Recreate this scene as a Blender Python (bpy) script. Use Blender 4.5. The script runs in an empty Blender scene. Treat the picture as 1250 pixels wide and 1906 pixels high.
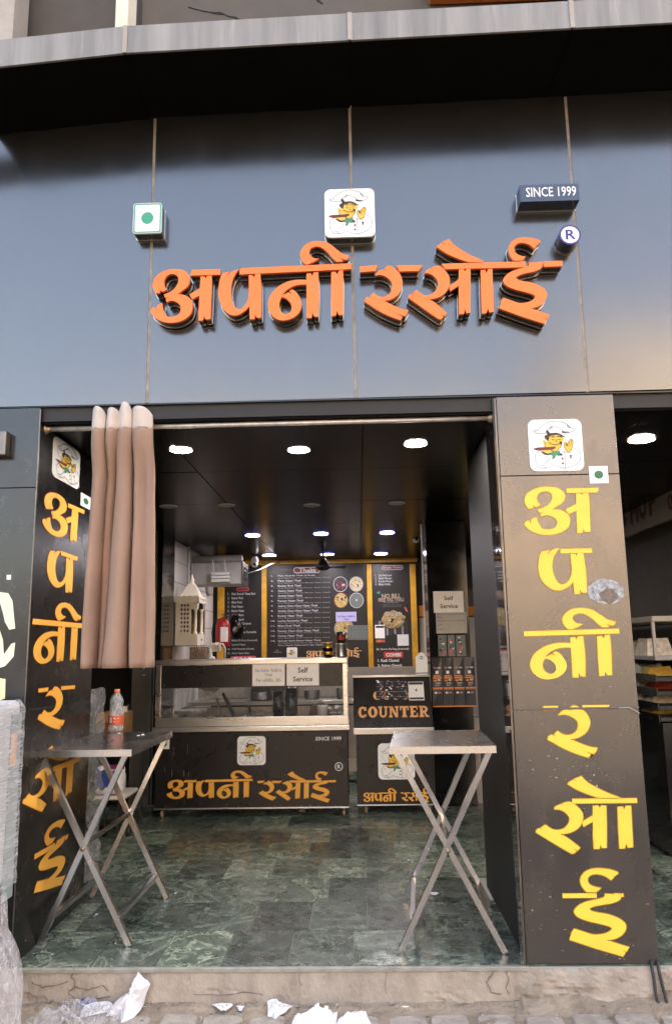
import bpy, bmesh, math, random
from mathutils import Vector, Matrix
from mathutils import noise as mnoise
from mathutils.geometry import tessellate_polygon
random.seed(7)
SC = bpy.context.scene
COL = SC.collection
R = math.radians
# ------------------------------------------------------------------ camera
F, YAW, PITCH, ROLL, DIST, EYE = 1418.07, -0.026277, 0.174764, -0.015749, 3.9495, 1.5
W0, H0 = 1250.0, 1906.0
sy_, cy_, sp_, cp_ = math.sin(YAW), math.cos(YAW), math.sin(PITCH), math.cos(PITCH)
fw = Vector((sy_*cp_, cy_*cp_, sp_)); r0 = Vector((cy_, -sy_, 0)); u0 = r0.cross(fw)
rt = math.cos(ROLL)*r0 + math.sin(ROLL)*u0; up = -math.sin(ROLL)*r0 + math.cos(ROLL)*u0
CP = Vector((0, -DIST, EYE))
cd = bpy.data.cameras.new('camera'); cam = bpy.data.objects.new('camera', cd); COL.objects.link(cam)
M = Matrix((rt, up, -fw)).transposed().to_4x4(); M.translation = CP; cam.matrix_world = M
cd.sensor_fit = 'VERTICAL'; cd.sensor_height = 24; cd.lens = F/H0*24; cd.clip_end = 500; cd.clip_start = 0.05
SC.camera = cam
# ------------------------------------------------------------------ sky, sun, exposure
SUN_EL, SUN_AZ = 50, 42           # sun stands behind the building: the whole front is in open shade
wd = bpy.data.worlds.new('World'); SC.world = wd; wd.use_nodes = True
nt = wd.node_tree; nt.nodes.clear()
sky = nt.nodes.new('ShaderNodeTexSky'); sky.sky_type = 'NISHITA'; sky.sun_disc = False
sky.sun_elevation = R(SUN_EL); sky.sun_rotation = R(SUN_AZ); sky.dust_density = 4.5; sky.air_density = 1.2
bg = nt.nodes.new('ShaderNodeBackground'); bg.inputs[1].default_value = 0.13
wo = nt.nodes.new('ShaderNodeOutputWorld')
nt.links.new(sky.outputs[0], bg.inputs[0]); nt.links.new(bg.outputs[0], wo.inputs[0])
sl = bpy.data.lights.new('sun', 'SUN'); sl.energy = 5.0; sl.angle = R(0.5); sl.color = (1, .93, .82)
so = bpy.data.objects.new('sun', sl); COL.objects.link(so)
sd = Vector((math.sin(R(SUN_AZ))*math.cos(R(SUN_EL)), math.cos(R(SUN_AZ))*math.cos(R(SUN_EL)), math.sin(R(SUN_EL))))
so.rotation_euler = sd.to_track_quat('Z', 'Y').to_euler(); so.location = (0, 20, 25)
SC.view_settings.view_transform = 'Standard'; SC.view_settings.look = 'None'
SC.view_settings.exposure = 3.02; SC.view_settings.gamma = 1; SC.view_settings.use_white_balance = True; SC.view_settings.white_balance_temperature = 7800; SC.view_settings.white_balance_tint = 16; SC.view_settings.use_curve_mapping = False
SC.render.engine = 'CYCLES'; SC.cycles.use_denoising = True; SC.cycles.max_bounces = 8
SC.cycles.sample_clamp_indirect = 6; SC.cycles.caustics_reflective = False; SC.cycles.caustics_refractive = False
SC.cycles.transparent_max_bounces = 12

def U(x, y, ax, v):
    """the point of the real plane (axis ax = v) seen at photo pixel x, y"""
    d = fw + (x-W0/2)/F*rt + (H0/2-y)/F*up
    return CP + d*((v-CP[ax])/d[ax])

# ------------------------------------------------------------------ materials
def mat(name, col, rough=.5, metal=0, ior=1.5, noise=0, nscale=8, bump=0, bscale=60, emit=0, ecol=None,
        trans=0, alpha=1, col2=None, rvar=0, coat=0, stretch=None, dust=0, dcol=(.35,.32,.28), dscale=3):
    m = bpy.data.materials.new(name); m.use_nodes = True
    n = m.node_tree; b = n.nodes['Principled BSDF']
    c4 = tuple(col)+(1,)
    b.inputs['Base Color'].default_value = c4; b.inputs['Roughness'].default_value = rough
    b.inputs['Metallic'].default_value = metal; b.inputs['IOR'].default_value = ior
    if trans: b.inputs['Transmission Weight'].default_value = trans
    if alpha < 1: b.inputs['Alpha'].default_value = alpha
    if coat: b.inputs['Coat Weight'].default_value = coat; b.inputs['Coat Roughness'].default_value = .05
    if emit:
        b.inputs['Emission Color'].default_value = tuple(ecol or col)+(1,); b.inputs['Emission Strength'].default_value = emit
    tc = n.nodes.new('ShaderNodeTexCoord'); src = tc.outputs['Object']
    if stretch:
        mp = n.nodes.new('ShaderNodeMapping'); mp.inputs['Scale'].default_value = stretch
        n.links.new(src, mp.inputs[0]); src = mp.outputs[0]
    def ntex(sc, det=5, ro=.6):
        t = n.nodes.new('ShaderNodeTexNoise'); t.inputs['Scale'].default_value = sc
        t.inputs['Detail'].default_value = det; t.inputs['Roughness'].default_value = ro
        n.links.new(src, t.inputs['Vector']); return t.outputs['Fac']
    def ramp(s, a, bb):
        r = n.nodes.new('ShaderNodeMapRange'); r.inputs[1].default_value = a; r.inputs[2].default_value = bb
        n.links.new(s, r.inputs[0]); return r.outputs[0]
    last = None
    def mix(fac, A, B):
        x = n.nodes.new('ShaderNodeMix'); x.data_type = 'RGBA'
        n.links.new(fac, x.inputs[0])
        for i, v in ((6, A), (7, B)):
            if isinstance(v, tuple): x.inputs[i].default_value = v
            else: n.links.new(v, x.inputs[i])
        return x.outputs[2]
    if noise or col2:
        cb = tuple(col2)+(1,) if col2 else tuple(max(0, v*(1-noise)) for v in col)+(1,)
        ca = c4 if col2 else tuple(min(1, v*(1+noise)) for v in col)+(1,)
        last = mix(ramp(ntex(nscale), .3, .7), ca, cb)
    if dust:
        f = ramp(ntex(dscale, 9, .75), .56, .76)
        mm = n.nodes.new('ShaderNodeMath'); mm.operation = 'MULTIPLY'; mm.inputs[1].default_value = dust
        n.links.new(f, mm.inputs[0])
        last = mix(mm.outputs[0], last if last is not None else c4, tuple(dcol)+(1,))
    if last is not None: n.links.new(last, b.inputs['Base Color'])
    if rvar:
        r = n.nodes.new('ShaderNodeMapRange'); r.inputs[1].default_value = .3; r.inputs[2].default_value = .7
        r.inputs[3].default_value = max(.02, rough-rvar); r.inputs[4].default_value = rough+rvar
        n.links.new(ntex(nscale*.7+1, 6), r.inputs[0]); n.links.new(r.outputs[0], b.inputs['Roughness'])
    if bump:
        bp = n.nodes.new('ShaderNodeBump'); bp.inputs['Strength'].default_value = bump; bp.inputs['Distance'].default_value = .01
        n.links.new(ntex(bscale, 6), bp.inputs['Height']); n.links.new(bp.outputs[0], b.inputs['Normal'])
    return m

MT = {}
def K(name, *a, **k):
    MT[name] = mat(name, *a, **k); return MT[name]
K('fascia_cladding', (.009,.009,.0095), .19, ior=2.2, rvar=.03, nscale=3, noise=.12, bump=.10, bscale=1.1, dust=.035, dscale=9, dcol=(.5,.5,.5), stretch=(1,1,.3))
K('pillar_cladding', (.022,.018,.016), .26, ior=2.0, rvar=.08, nscale=4, noise=.15, dust=.10, dscale=11, dcol=(.2,.18,.16), stretch=(1,1,.6))
K('left_cladding', (.012,.013,.015), .20, ior=1.6, rvar=.08, nscale=3, dust=.15, dscale=9)
K('inner_gloss', (.004,.0035,.0035), .28, ior=1.40, rvar=.08, nscale=5, dust=.05, dscale=20)
K('black_gloss', (.005,.005,.0055), .12, ior=1.5, rvar=.05, nscale=5, dust=.06, dscale=12)
K('ceiling_gloss', (.002,.0018,.0017), .27, ior=1.16, bump=.03, bscale=2.5)
MT['ceiling_gloss'].node_tree.nodes['Principled BSDF'].inputs['Specular IOR Level'].default_value = .35
K('granite', (.004,.0045,.005), .05, ior=1.45, rvar=.03, nscale=20, dust=.05, dscale=30)
K('black_matt', (.006,.0055,.0055), .55, noise=.3)
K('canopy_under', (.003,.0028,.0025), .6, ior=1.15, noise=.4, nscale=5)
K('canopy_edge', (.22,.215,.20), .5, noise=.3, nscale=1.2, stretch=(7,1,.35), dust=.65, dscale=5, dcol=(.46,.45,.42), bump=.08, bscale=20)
K('seam_strip', (.24,.21,.17), .5, metal=.3, noise=.3, nscale=20)
K('orange', (.95,.20,.035), .35, ior=1.45, noise=.04, nscale=5)
K('letter_side', (.035,.011,.006), .25, metal=.3, ior=1.6, noise=.3, nscale=6)
K('chrome', (.75,.70,.62), .22, metal=1)
K('yellow', (.86,.58,.07), .45, noise=.05, nscale=9)
K('amber', (.88,.43,.065), .45, noise=.06, nscale=9)
K('amber_edge', (.55,.16,.01), .5)
K('yellow_edge', (.45,.22,.01), .5)
K('white_plastic', (.82,.82,.80), .35, noise=.03)
K('white_sign', (.85,.87,.85), .4)
K('lightbox_side', (.03,.045,.035), .2, ior=1.7)
K('blue_side', (.012,.02,.045), .15, ior=1.8)
K('green_dot', (.02,.33,.20), .4)
K('veg_dot', (.015,.16,.06), .5)
K('ink_blue', (.03,.025,.22), .5)
K('print_white', (.80,.80,.78), .5)
K('menu_white', (.50,.50,.52), .5)
K('menu_dim', (.22,.22,.24), .5)
K('paper', (.88,.85,.81), .75, noise=.05, nscale=12, bump=.1, bscale=15)
K('print_dark', (.04,.035,.035), .6)
K('print_grey', (.33,.31,.30), .7)
K('steel', (.58,.57,.55), .30, metal=1, rvar=.05, nscale=5, noise=.06, stretch=(.3,1,3))
K('steel_top', (.55,.54,.53), .27, metal=1, rvar=.03, nscale=6, noise=.06, stretch=(1,.3,1))
K('steel_tube', (.56,.57,.58), .24, metal=1, rvar=.04, nscale=4, noise=.08)
K('bolt', (.35,.25,.16), .5, metal=.8)
K('counter_black', (.016,.0135,.013), .30, ior=1.42, rvar=.06, nscale=6, dust=.05, dscale=26, dcol=(.3,.28,.26))
K('curtain', (.33,.21,.15), .9, noise=.12, nscale=2.5, bump=.45, bscale=260)
K('curtain_header', (.56,.485,.425), .85, noise=.07, nscale=10, bump=.2, bscale=300)
K('rod', (.55,.51,.46), .4, metal=.6, noise=.2, nscale=20)
K('lamp_on', (1,1,1), .5, emit=48, ecol=(.92,.95,1.0))
K('lamp_on_far', (1,1,1), .5, emit=26, ecol=(.80,.84,1.0))
K('lamp_halo_ring', (.3,.3,.6), .4, emit=1.1, ecol=(.12,.16,1.0))  # blue glow given to the far trim rings in place of a lens halo
K('lamp_off', (.36,.36,.37), .4)
K('frame_yellow', (.62,.31,.025), .45, noise=.25, nscale=5)
K('menu_board', (.006,.005,.007), .4, noise=.3, nscale=3)
K('tile_white', (.78,.73,.68), .28, noise=.08, nscale=20)
K('grout', (.34,.35,.31), .9)
K('temple', (.92,.84,.68), .5, noise=.05)
K('red', (.42,.02,.015), .35)
K('dark_red', (.16,.02,.02), .4)
K('pink', (.62,.10,.12), .5)
K('plaster', (.36,.33,.29), .85, noise=.12, nscale=4, bump=.3, bscale=30)
K('grey_col', (.10,.095,.085), .6, noise=.15, nscale=6)
K('beige_wall', (.40,.35,.29), .8, noise=.12, nscale=3)
K('upper_wall', (.088,.075,.062), .8, noise=.10, nscale=4)
K('upper_light', (.48,.50,.52), .7, noise=.08)
K('cream', (.68,.62,.50), .8, noise=.1, nscale=5)
K('cardboard', (.34,.17,.06), .8, noise=.15)
K('blue_print', (.03,.07,.23), .6)
K('magenta', (.25,.02,.10), .6)
K('leaf', (.05,.11,.04), .8, noise=.4)
K('rubber', (.03,.028,.026), .6)
K('caster', (.34,.27,.2), .6, noise=.2)
K('asphalt', (.055,.052,.05), .9, noise=.3, nscale=3, bump=.5, bscale=80)
K('ground', (.34,.275,.205), .95, col2=(.18,.14,.10), nscale=9, bump=1.0, bscale=50)
K('paver', (.31,.275,.23), .92, noise=.3, nscale=14, bump=.9, bscale=60, dust=.5, dscale=8, dcol=(.22,.175,.13))
K('riser', (.42,.36,.295), .88, col2=(.26,.22,.175), nscale=7, bump=.9, bscale=45, dust=.45, dscale=7, dcol=(.17,.135,.10), stretch=(1,1,.5))
K('nosing', (.27,.26,.22), .6, noise=.25, nscale=12)
K('paper_litter', (.60,.60,.61), .8, noise=.03, bump=.25, bscale=25)
K('blue_wrap', (.02,.04,.22), .4)
K('screen', (.01,.012,.03), .1)
K('device', (.52,.51,.50), .5, noise=.1)
K('wire', (.02,.02,.02), .5)
K('wire_white', (.7,.68,.62), .5)
K('gold', (.6,.35,.08), .3, metal=.8)
K('bulk_brown', (.12,.06,.03), .5, noise=.3, nscale=30)
K('pack_clear', (.6,.55,.45), .3, noise=.4, nscale=30)
K('shop_sign', (.30,.27,.22), .6, noise=.1)
K('sign_maroon', (.10,.02,.02), .5)
K('daylight_window', (.35,.45,.6), .5, emit=.45, ecol=(.5,.62,.8))
K('led_red', (.4,.01,.03), .5, emit=1.6, ecol=(1,.03,.1))
K('led_green', (.1,.4,.05), .5, emit=1.3, ecol=(.4,1,.1))
K('skin', (.80,.50,.06), .5); K('ink', (.035,.018,.012), .5); K('ink_grey', (.22,.20,.20), .5)
K('scarf', (.03,.24,.14), .5); K('tray', (.14,.02,.015), .5); K('smoke_line', (.45,.44,.62), .5)
K('cover_orange', (.75,.22,.04), .5); K('food_a', (.45,.3,.1), .5, noise=.5, nscale=40); K('food_b', (.12,.14,.13), .5)
K('food_c', (.5,.42,.3), .5, noise=.5, nscale=60)
K('counter_text', (.78,.40,.16), .45, noise=.1, nscale=30)
K('opp_wall', (.62,.50,.38), .85, noise=.15, nscale=1.0)
K('opp_window', (.05,.06,.07), .15)
K('cap', (.75,.22,.1), .4); K('bottle_label', (.62,.10,.04), .4)
K('steel_dark', (.16,.15,.14), .35, metal=.9, noise=.3, nscale=6)

def marble():
    m = bpy.data.materials.new('green_marble'); m.use_nodes = True; n = m.node_tree; b = n.nodes['Principled BSDF']
    tc = n.nodes.new('ShaderNodeTexCoord'); oi = n.nodes.new('ShaderNodeObjectInfo')
    geo = n.nodes.new('ShaderNodeNewGeometry')
    add = n.nodes.new('ShaderNodeVectorMath'); add.operation = 'MULTIPLY_ADD'
    comb = n.nodes.new('ShaderNodeCombineXYZ')
    for i in range(3): n.links.new(oi.outputs['Random'], comb.inputs[i])
    n.links.new(comb.outputs[0], add.inputs[0]); add.inputs[1].default_value = (37, 53, 11); n.links.new(geo.outputs['Position'], add.inputs[2])
    def nz(s, d, ro, dist=0, vec=None):
        t = n.nodes.new('ShaderNodeTexNoise'); t.inputs['Scale'].default_value = s; t.inputs['Detail'].default_value = d
        t.inputs['Roughness'].default_value = ro; t.inputs['Distortion'].default_value = dist
        n.links.new(vec or add.outputs[0], t.inputs['Vector']); return t.outputs['Fac']
    def cr(s, pts):
        r = n.nodes.new('ShaderNodeValToRGB'); e = r.color_ramp.elements
        while len(e) < len(pts): e.new(.5)
        for q, (p, c) in zip(e, pts): q.position = p; q.color = c+(1,)
        n.links.new(s, r.inputs[0]); return r.outputs[0]
    def mx(f, a, c, mode='MIX'):
        x = n.nodes.new('ShaderNodeMix'); x.data_type = 'RGBA'; x.blend_type = mode
        if isinstance(f, float): x.inputs[0].default_value = f
        else: n.links.new(f, x.inputs[0])
        for i, v in ((6, a), (7, c)):
            if isinstance(v, tuple): x.inputs[i].default_value = v+(1,)
            else: n.links.new(v, x.inputs[i])
        return x.outputs[2]
    base = cr(nz(5, 8, .7, 1.2), [(.3, (.016,.028,.021)), (.52, (.046,.068,.052)), (.75, (.14,.18,.14))])
    vein = cr(nz(2.6, 9, .62, 2.6), [(.475, (0,0,0)), (.5, (1,1,1)), (.525, (0,0,0))])
    vein2 = cr(nz(9, 7, .7, 1.6), [(.485, (0,0,0)), (.5, (.7,.7,.7)), (.515, (0,0,0))])
    c = mx(vein, base, (.26,.31,.25)); c = mx(vein2, c, (.20,.25,.20))
    tint = cr(oi.outputs['Random'], [(0, (.35,.38,.39)), (.35, (.8,.84,.82)), (.7, (1.25,1.22,1.15)), (1, (2.3,2.15,1.9))])
    c = mx(1.0, c, tint, 'MULTIPLY')
    # dried footprints, dust and scuffs over the joints
    d1 = cr(nz(2.1, 10, .78, .3, geo.outputs['Position']), [(.47, (0,0,0)), (.72, (.75,.75,.75))])
    d2 = cr(nz(26, 5, .7, 1.5, geo.outputs['Position']), [(.60, (0,0,0)), (.66, (.6,.6,.6))])
    c = mx(d1, c, (.13,.14,.115)); c = mx(d2, c, (.24,.24,.21))
    n.links.new(c, b.inputs['Base Color'])
    rr = n.nodes.new('ShaderNodeMapRange'); rr.inputs[1].default_value = .35; rr.inputs[2].default_value = .65
    rr.inputs[3].default_value = .10; rr.inputs[4].default_value = .45
    n.links.new(nz(6, 6, .7, 0, geo.outputs['Position']), rr.inputs[0]); n.links.new(rr.outputs[0], b.inputs['Roughness'])
    bp = n.nodes.new('ShaderNodeBump'); bp.inputs['Strength'].default_value = .08; bp.inputs['Distance'].default_value = .01
    n.links.new(nz(14, 6, .6), bp.inputs['Height']); n.links.new(bp.outputs[0], b.inputs['Normal'])
    return m
MT['marble'] = marble()

def film(name, col, dens, msc=(5,5,2)):
    m = bpy.data.materials.new(name); m.use_nodes = True; n = m.node_tree; n.nodes.clear()
    o = n.nodes.new('ShaderNodeOutputMaterial'); mx = n.nodes.new('ShaderNodeMixShader')
    t = n.nodes.new('ShaderNodeBsdfTransparent'); p = n.nodes.new('ShaderNodeBsdfPrincipled')
    p.inputs['Base Color'].default_value = tuple(col)+(1,); p.inputs['Roughness'].default_value = .18; p.inputs['IOR'].default_value = 1.6
    tc = n.nodes.new('ShaderNodeTexCoord')
    mp = n.nodes.new('ShaderNodeMapping'); mp.inputs['Scale'].default_value = msc; mp.inputs['Rotation'].default_value = (.3, .9, .2)
    nz = n.nodes.new('ShaderNodeTexNoise'); nz.inputs['Scale'].default_value = 5; nz.inputs['Detail'].default_value = 7; nz.inputs['Distortion'].default_value = 2
    n.links.new(tc.outputs['Object'], mp.inputs[0]); n.links.new(mp.outputs[0], nz.inputs['Vector'])
    r = n.nodes.new('ShaderNodeMapRange'); r.inputs[1].default_value = .35; r.inputs[2].default_value = .7; r.inputs[3].default_value = dens*.5; r.inputs[4].default_value = min(1, dens*1.4)
    n.links.new(nz.outputs[0], r.inputs[0]); n.links.new(r.outputs[0], mx.inputs[0])
    bp = n.nodes.new('ShaderNodeBump'); bp.inputs['Strength'].default_value = .8 if msc[2] < 5 else .35; bp.inputs['Distance'].default_value = .02
    n.links.new(nz.outputs[0], bp.inputs['Height']); n.links.new(bp.outputs[0], p.inputs['Normal'])
    n.links.new(t.outputs[0], mx.inputs[1]); n.links.new(p.outputs[0], mx.inputs[2]); n.links.new(mx.outputs[0], o.inputs[0])
    MT[name] = m
film('plastic_film', (.62,.61,.62), .34); film('wrap_film', (.70,.71,.72), .42, (1.2,1.2,9)); film('glass', (.2,.22,.22), .10); film('bottle_clear', (.75,.78,.80), .35)

# ------------------------------------------------------------------ mesh helpers
class MB:
    def __init__(s): s.v = []; s.f = []; s.m = []; s.mats = []; s.sm = []
    def mi(s, m):
        if m not in s.mats: s.mats.append(m)
        return s.mats.index(m)
    def add(s, vs, fs, m, smooth=False):
        o = len(s.v); s.v += [tuple(v) for v in vs]; k = s.mi(m)
        for f in fs: s.f.append([o+i for i in f]); s.m.append(k); s.sm.append(smooth)
        return s
    def box(s, a, b, m, bev=0):
        x0, x1 = sorted((a[0], b[0])); y0, y1 = sorted((a[1], b[1])); z0, z1 = sorted((a[2], b[2]))
        if bev:
            bm = bmesh.new(); bmesh.ops.create_cube(bm, size=1)
            for v in bm.verts: v.co = Vector((x0+(v.co.x+.5)*(x1-x0), y0+(v.co.y+.5)*(y1-y0), z0+(v.co.z+.5)*(z1-z0)))
            bmesh.ops.bevel(bm, geom=bm.edges[:], offset=bev, segments=2, affect='EDGES', profile=.5)
            bm.verts.index_update(); s.add([v.co[:] for v in bm.verts], [[v.index for v in f.verts] for f in bm.faces], m); bm.free(); return s
        vs = [(x, y, z) for z in (z0, z1) for y in (y0, y1) for x in (x0, x1)]
        return s.add(vs, [(0,2,3,1),(4,5,7,6),(0,1,5,4),(2,6,7,3),(0,4,6,2),(1,3,7,5)], m)
    def quad(s, p, m): return s.add(p, [tuple(range(len(p)))], m)
    def hexa(s, q0, q1, m):
        """q0, q1: two quads of four points each, joined into a solid"""
        return s.add(list(q0)+list(q1), [(3,2,1,0),(4,5,6,7),(0,1,5,4),(1,2,6,5),(2,3,7,6),(3,0,4,7)], m)
    def bar(s, a, b, w, h, m, upv=(0,0,1)):
        a, b = Vector(a), Vector(b); d = (b-a).normalized(); u = Vector(upv)
        if abs(d.dot(u)) > .98: u = Vector((0,1,0))
        x = d.cross(u).normalized()*w/2; z = x.cross(d).normalized()*h/2
        return s.hexa([a-x-z, a+x-z, a+x+z, a-x+z], [b-x-z, b+x-z, b+x+z, b-x+z], m)
    def tube(s, pts, r, m, n=8, caps=True):
        pts = [Vector(p) for p in pts]; vs = []; fs = []; pu = None
        for i, p in enumerate(pts):
            d = (pts[min(i+1, len(pts)-1)]-pts[max(i-1, 0)]).normalized()
            if pu is None: pu = d.orthogonal().normalized()
            x = (pu - d*pu.dot(d)).normalized(); pu = x; y = d.cross(x)
            rr = r[i] if isinstance(r, (list, tuple)) else r
            for k in range(n):
                t = 2*math.pi*k/n; vs.append(p+x*rr*math.cos(t)+y*rr*math.sin(t))
        for i in range(len(pts)-1):
            for k in range(n): fs.append((i*n+k, i*n+(k+1)%n, (i+1)*n+(k+1)%n, (i+1)*n+k))
        if caps: fs += [tuple(reversed(range(n))), tuple(range((len(pts)-1)*n, len(pts)*n))]
        return s.add(vs, fs, m, True)
    def lathe(s, c, prof, m, n=24, axis='z'):
        vs = []; fs = []
        for r_, z in prof:
            for k in range(n):
                t = 2*math.pi*k/n; a, b_ = r_*math.cos(t), r_*math.sin(t)
                vs.append((c[0]+a, c[1]+b_, c[2]+z) if axis == 'z' else ((c[0]+a, c[1]+z, c[2]+b_) if axis == 'y' else (c[0]+z, c[1]+a, c[2]+b_)))
        for i in range(len(prof)-1):
            for k in range(n): fs.append((i*n+k, i*n+(k+1)%n, (i+1)*n+(k+1)%n, (i+1)*n+k))
        return s.add(vs, fs, m, True)
    def prism(s, loop, mp, d0, d1, mf, ms=None, back=False):
        """loop: 2-D outline; mp(u, v, d): maps to the world"""
        tri = tessellate_polygon([[Vector((u, v, 0)) for u, v in loop]]); n = len(loop)
        s.add([mp(u, v, d0) for u, v in loop], tri, mf)
        if ms:
            vs = [mp(u, v, d0) for u, v in loop]+[mp(u, v, d1) for u, v in loop]
            s.add(vs, [(i, (i+1) % n, n+(i+1) % n, n+i) for i in range(n)], ms)
            if back: s.add([mp(u, v, d1) for u, v in loop], tri, ms)
        return s
    def build(s, name, parent=None):
        me = bpy.data.meshes.new(name); me.from_pydata(s.v, [], s.f)
        for m in s.mats: me.materials.append(MT[m])
        me.polygons.foreach_set('material_index', s.m); me.polygons.foreach_set('use_smooth', s.sm); me.update()
        bm = bmesh.new(); bm.from_mesh(me); bmesh.ops.recalc_face_normals(bm, faces=bm.faces); bm.to_mesh(me); bm.free()
        o = bpy.data.objects.new(name, me); COL.objects.link(o)
        if parent:
            o.parent = parent; q = parent; off = Vector((0, 0, 0))
            while q: off += q.location; q = q.parent
            if off.length > 0:
                for v in me.vertices: v.co -= off     # meshes are written in world coordinates
        return o
def tag(o, label, cat, group=None, kind=None):
    if label: o['label'] = label
    if cat: o['category'] = cat
    if group: o['group'] = group
    if kind: o['kind'] = kind
    return o
def thing(name, label, cat, loc=(0,0,0), group=None):
    o = bpy.data.objects.new(name, None); COL.objects.link(o); o.location = loc; o.empty_display_size = .1
    return tag(o, label, cat, group)
def struct(o): o['kind'] = 'structure'; return o
def copy_tree(root, **kw):
    c = root.copy(); COL.objects.link(c)
    for ch in list(root.children):
        d = ch.copy(); COL.objects.link(d); d.parent = c
        for g in list(ch.children):
            e = g.copy(); COL.objects.link(e); e.parent = d
    return c

def smooth_loop(pts, n=4):
    """closed outline; a third value marks a corner, the rest is a Catmull-Rom curve"""
    P = [(p[0], p[1], len(p) > 2) for p in pts]; out = []; N = len(P)
    for i in range(N):
        p0, p1, p2, p3 = P[i-1], P[i], P[(i+1) % N], P[(i+2) % N]
        out.append((p1[0], p1[1]))
        if p1[2] and p2[2]: continue
        a = p1 if p1[2] else p0; d = p2 if p2[2] else p3
        for k in range(1, n):
            t = k/n; t2, t3 = t*t, t*t*t; q = []
            for j in (0, 1):
                m1 = (p2[j]-a[j])/2; m2 = (d[j]-p1[j])/2
                if p1[2]: m1 = (p2[j]-p1[j])*.8
                if p2[2]: m2 = (p2[j]-p1[j])*.8
                q.append((2*t3-3*t2+1)*p1[j]+(t3-2*t2+t)*m1+(-2*t3+3*t2)*p2[j]+(t3-t2)*m2)
            out.append(tuple(q))
    return out

_tc = {}
def textmesh(s, bold=0.0):
    key = (s, bold)
    if key in _tc: return _tc[key]
    c = bpy.data.curves.new('t', 'FONT'); c.body = s; c.size = 1; c.resolution_u = 2; c.offset = bold; c.fill_mode = 'FRONT'
    o = bpy.data.objects.new('t', c); COL.objects.link(o)
    dg = bpy.context.evaluated_depsgraph_get(); dg.update()
    me = bpy.data.meshes.new_from_object(o.evaluated_get(dg))
    vs = [(v.co.x, v.co.y) for v in me.vertices]; fs = [tuple(p.vertices) for p in me.polygons]
    bpy.data.objects.remove(o); bpy.data.curves.remove(c); bpy.data.meshes.remove(me)
    if not vs: vs = [(0,0)]
    x0, x1 = min(v[0] for v in vs), max(v[0] for v in vs); y0, y1 = min(v[1] for v in vs), max(v[1] for v in vs)
    _tc[key] = (vs, fs, x0, x1, y0, y1); return _tc[key]
def text(mb, s, mp, u0, v0, u1, v1, m, d=0, bold=0.0, fit=True):
    """lettering stretched into the rectangle u0..u1, v0 (bottom)..v1 (top) of the surface mp"""
    vs, fs, a, b, c, e = textmesh(s, bold)
    su = (u1-u0)/max(b-a, 1e-6); sv = (v1-v0)/max(e-c, 1e-6)
    mb.add([mp(u0+(x-a)*su, v0+(y-c)*sv, d) for x, y in vs], fs, m)
def stroke(mb, pts, w, mp, m, d=0):
    for i in range(len(pts)-1):
        (x0, y0), (x1, y1) = pts[i], pts[i+1]; L = math.hypot(x1-x0, y1-y0) or 1; nx, ny = -(y1-y0)/L*w/2, (x1-x0)/L*w/2
        ex, ey = (x1-x0)/L*w*.3, (y1-y0)/L*w*.3
        mb.quad([mp(x0+nx-ex, y0+ny-ey, d), mp(x1+nx+ex, y1+ny+ey, d), mp(x1-nx+ex, y1-ny+ey, d), mp(x0-nx-ex, y0-ny-ey, d)], m)
def ell(cx, cy, rx, ry, n=20, a0=0, a1=360): return [(cx+rx*math.cos(R(a0+(a1-a0)*k/n)), cy+ry*math.sin(R(a0+(a1-a0)*k/n))) for k in range(n)]
def rrect(x0, y0, x1, y1, r, n=5):
    o = []
    for cx, cy, a in ((x1-r, y1-r, 0), (x0+r, y1-r, 90), (x0+r, y0+r, 180), (x1-r, y0+r, 270)):
        for k in range(n+1): o.append((cx+r*math.cos(R(a+90*k/n)), cy+r*math.sin(R(a+90*k/n))))
    return o
def XZ(y): return lambda u, v, d: (u, y-d, v)          # a surface facing the street; d grows towards the street
def XF(x, s=1): return lambda u, v, d: (x+s*d, u, v)   # a surface in the Y-Z plane

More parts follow.
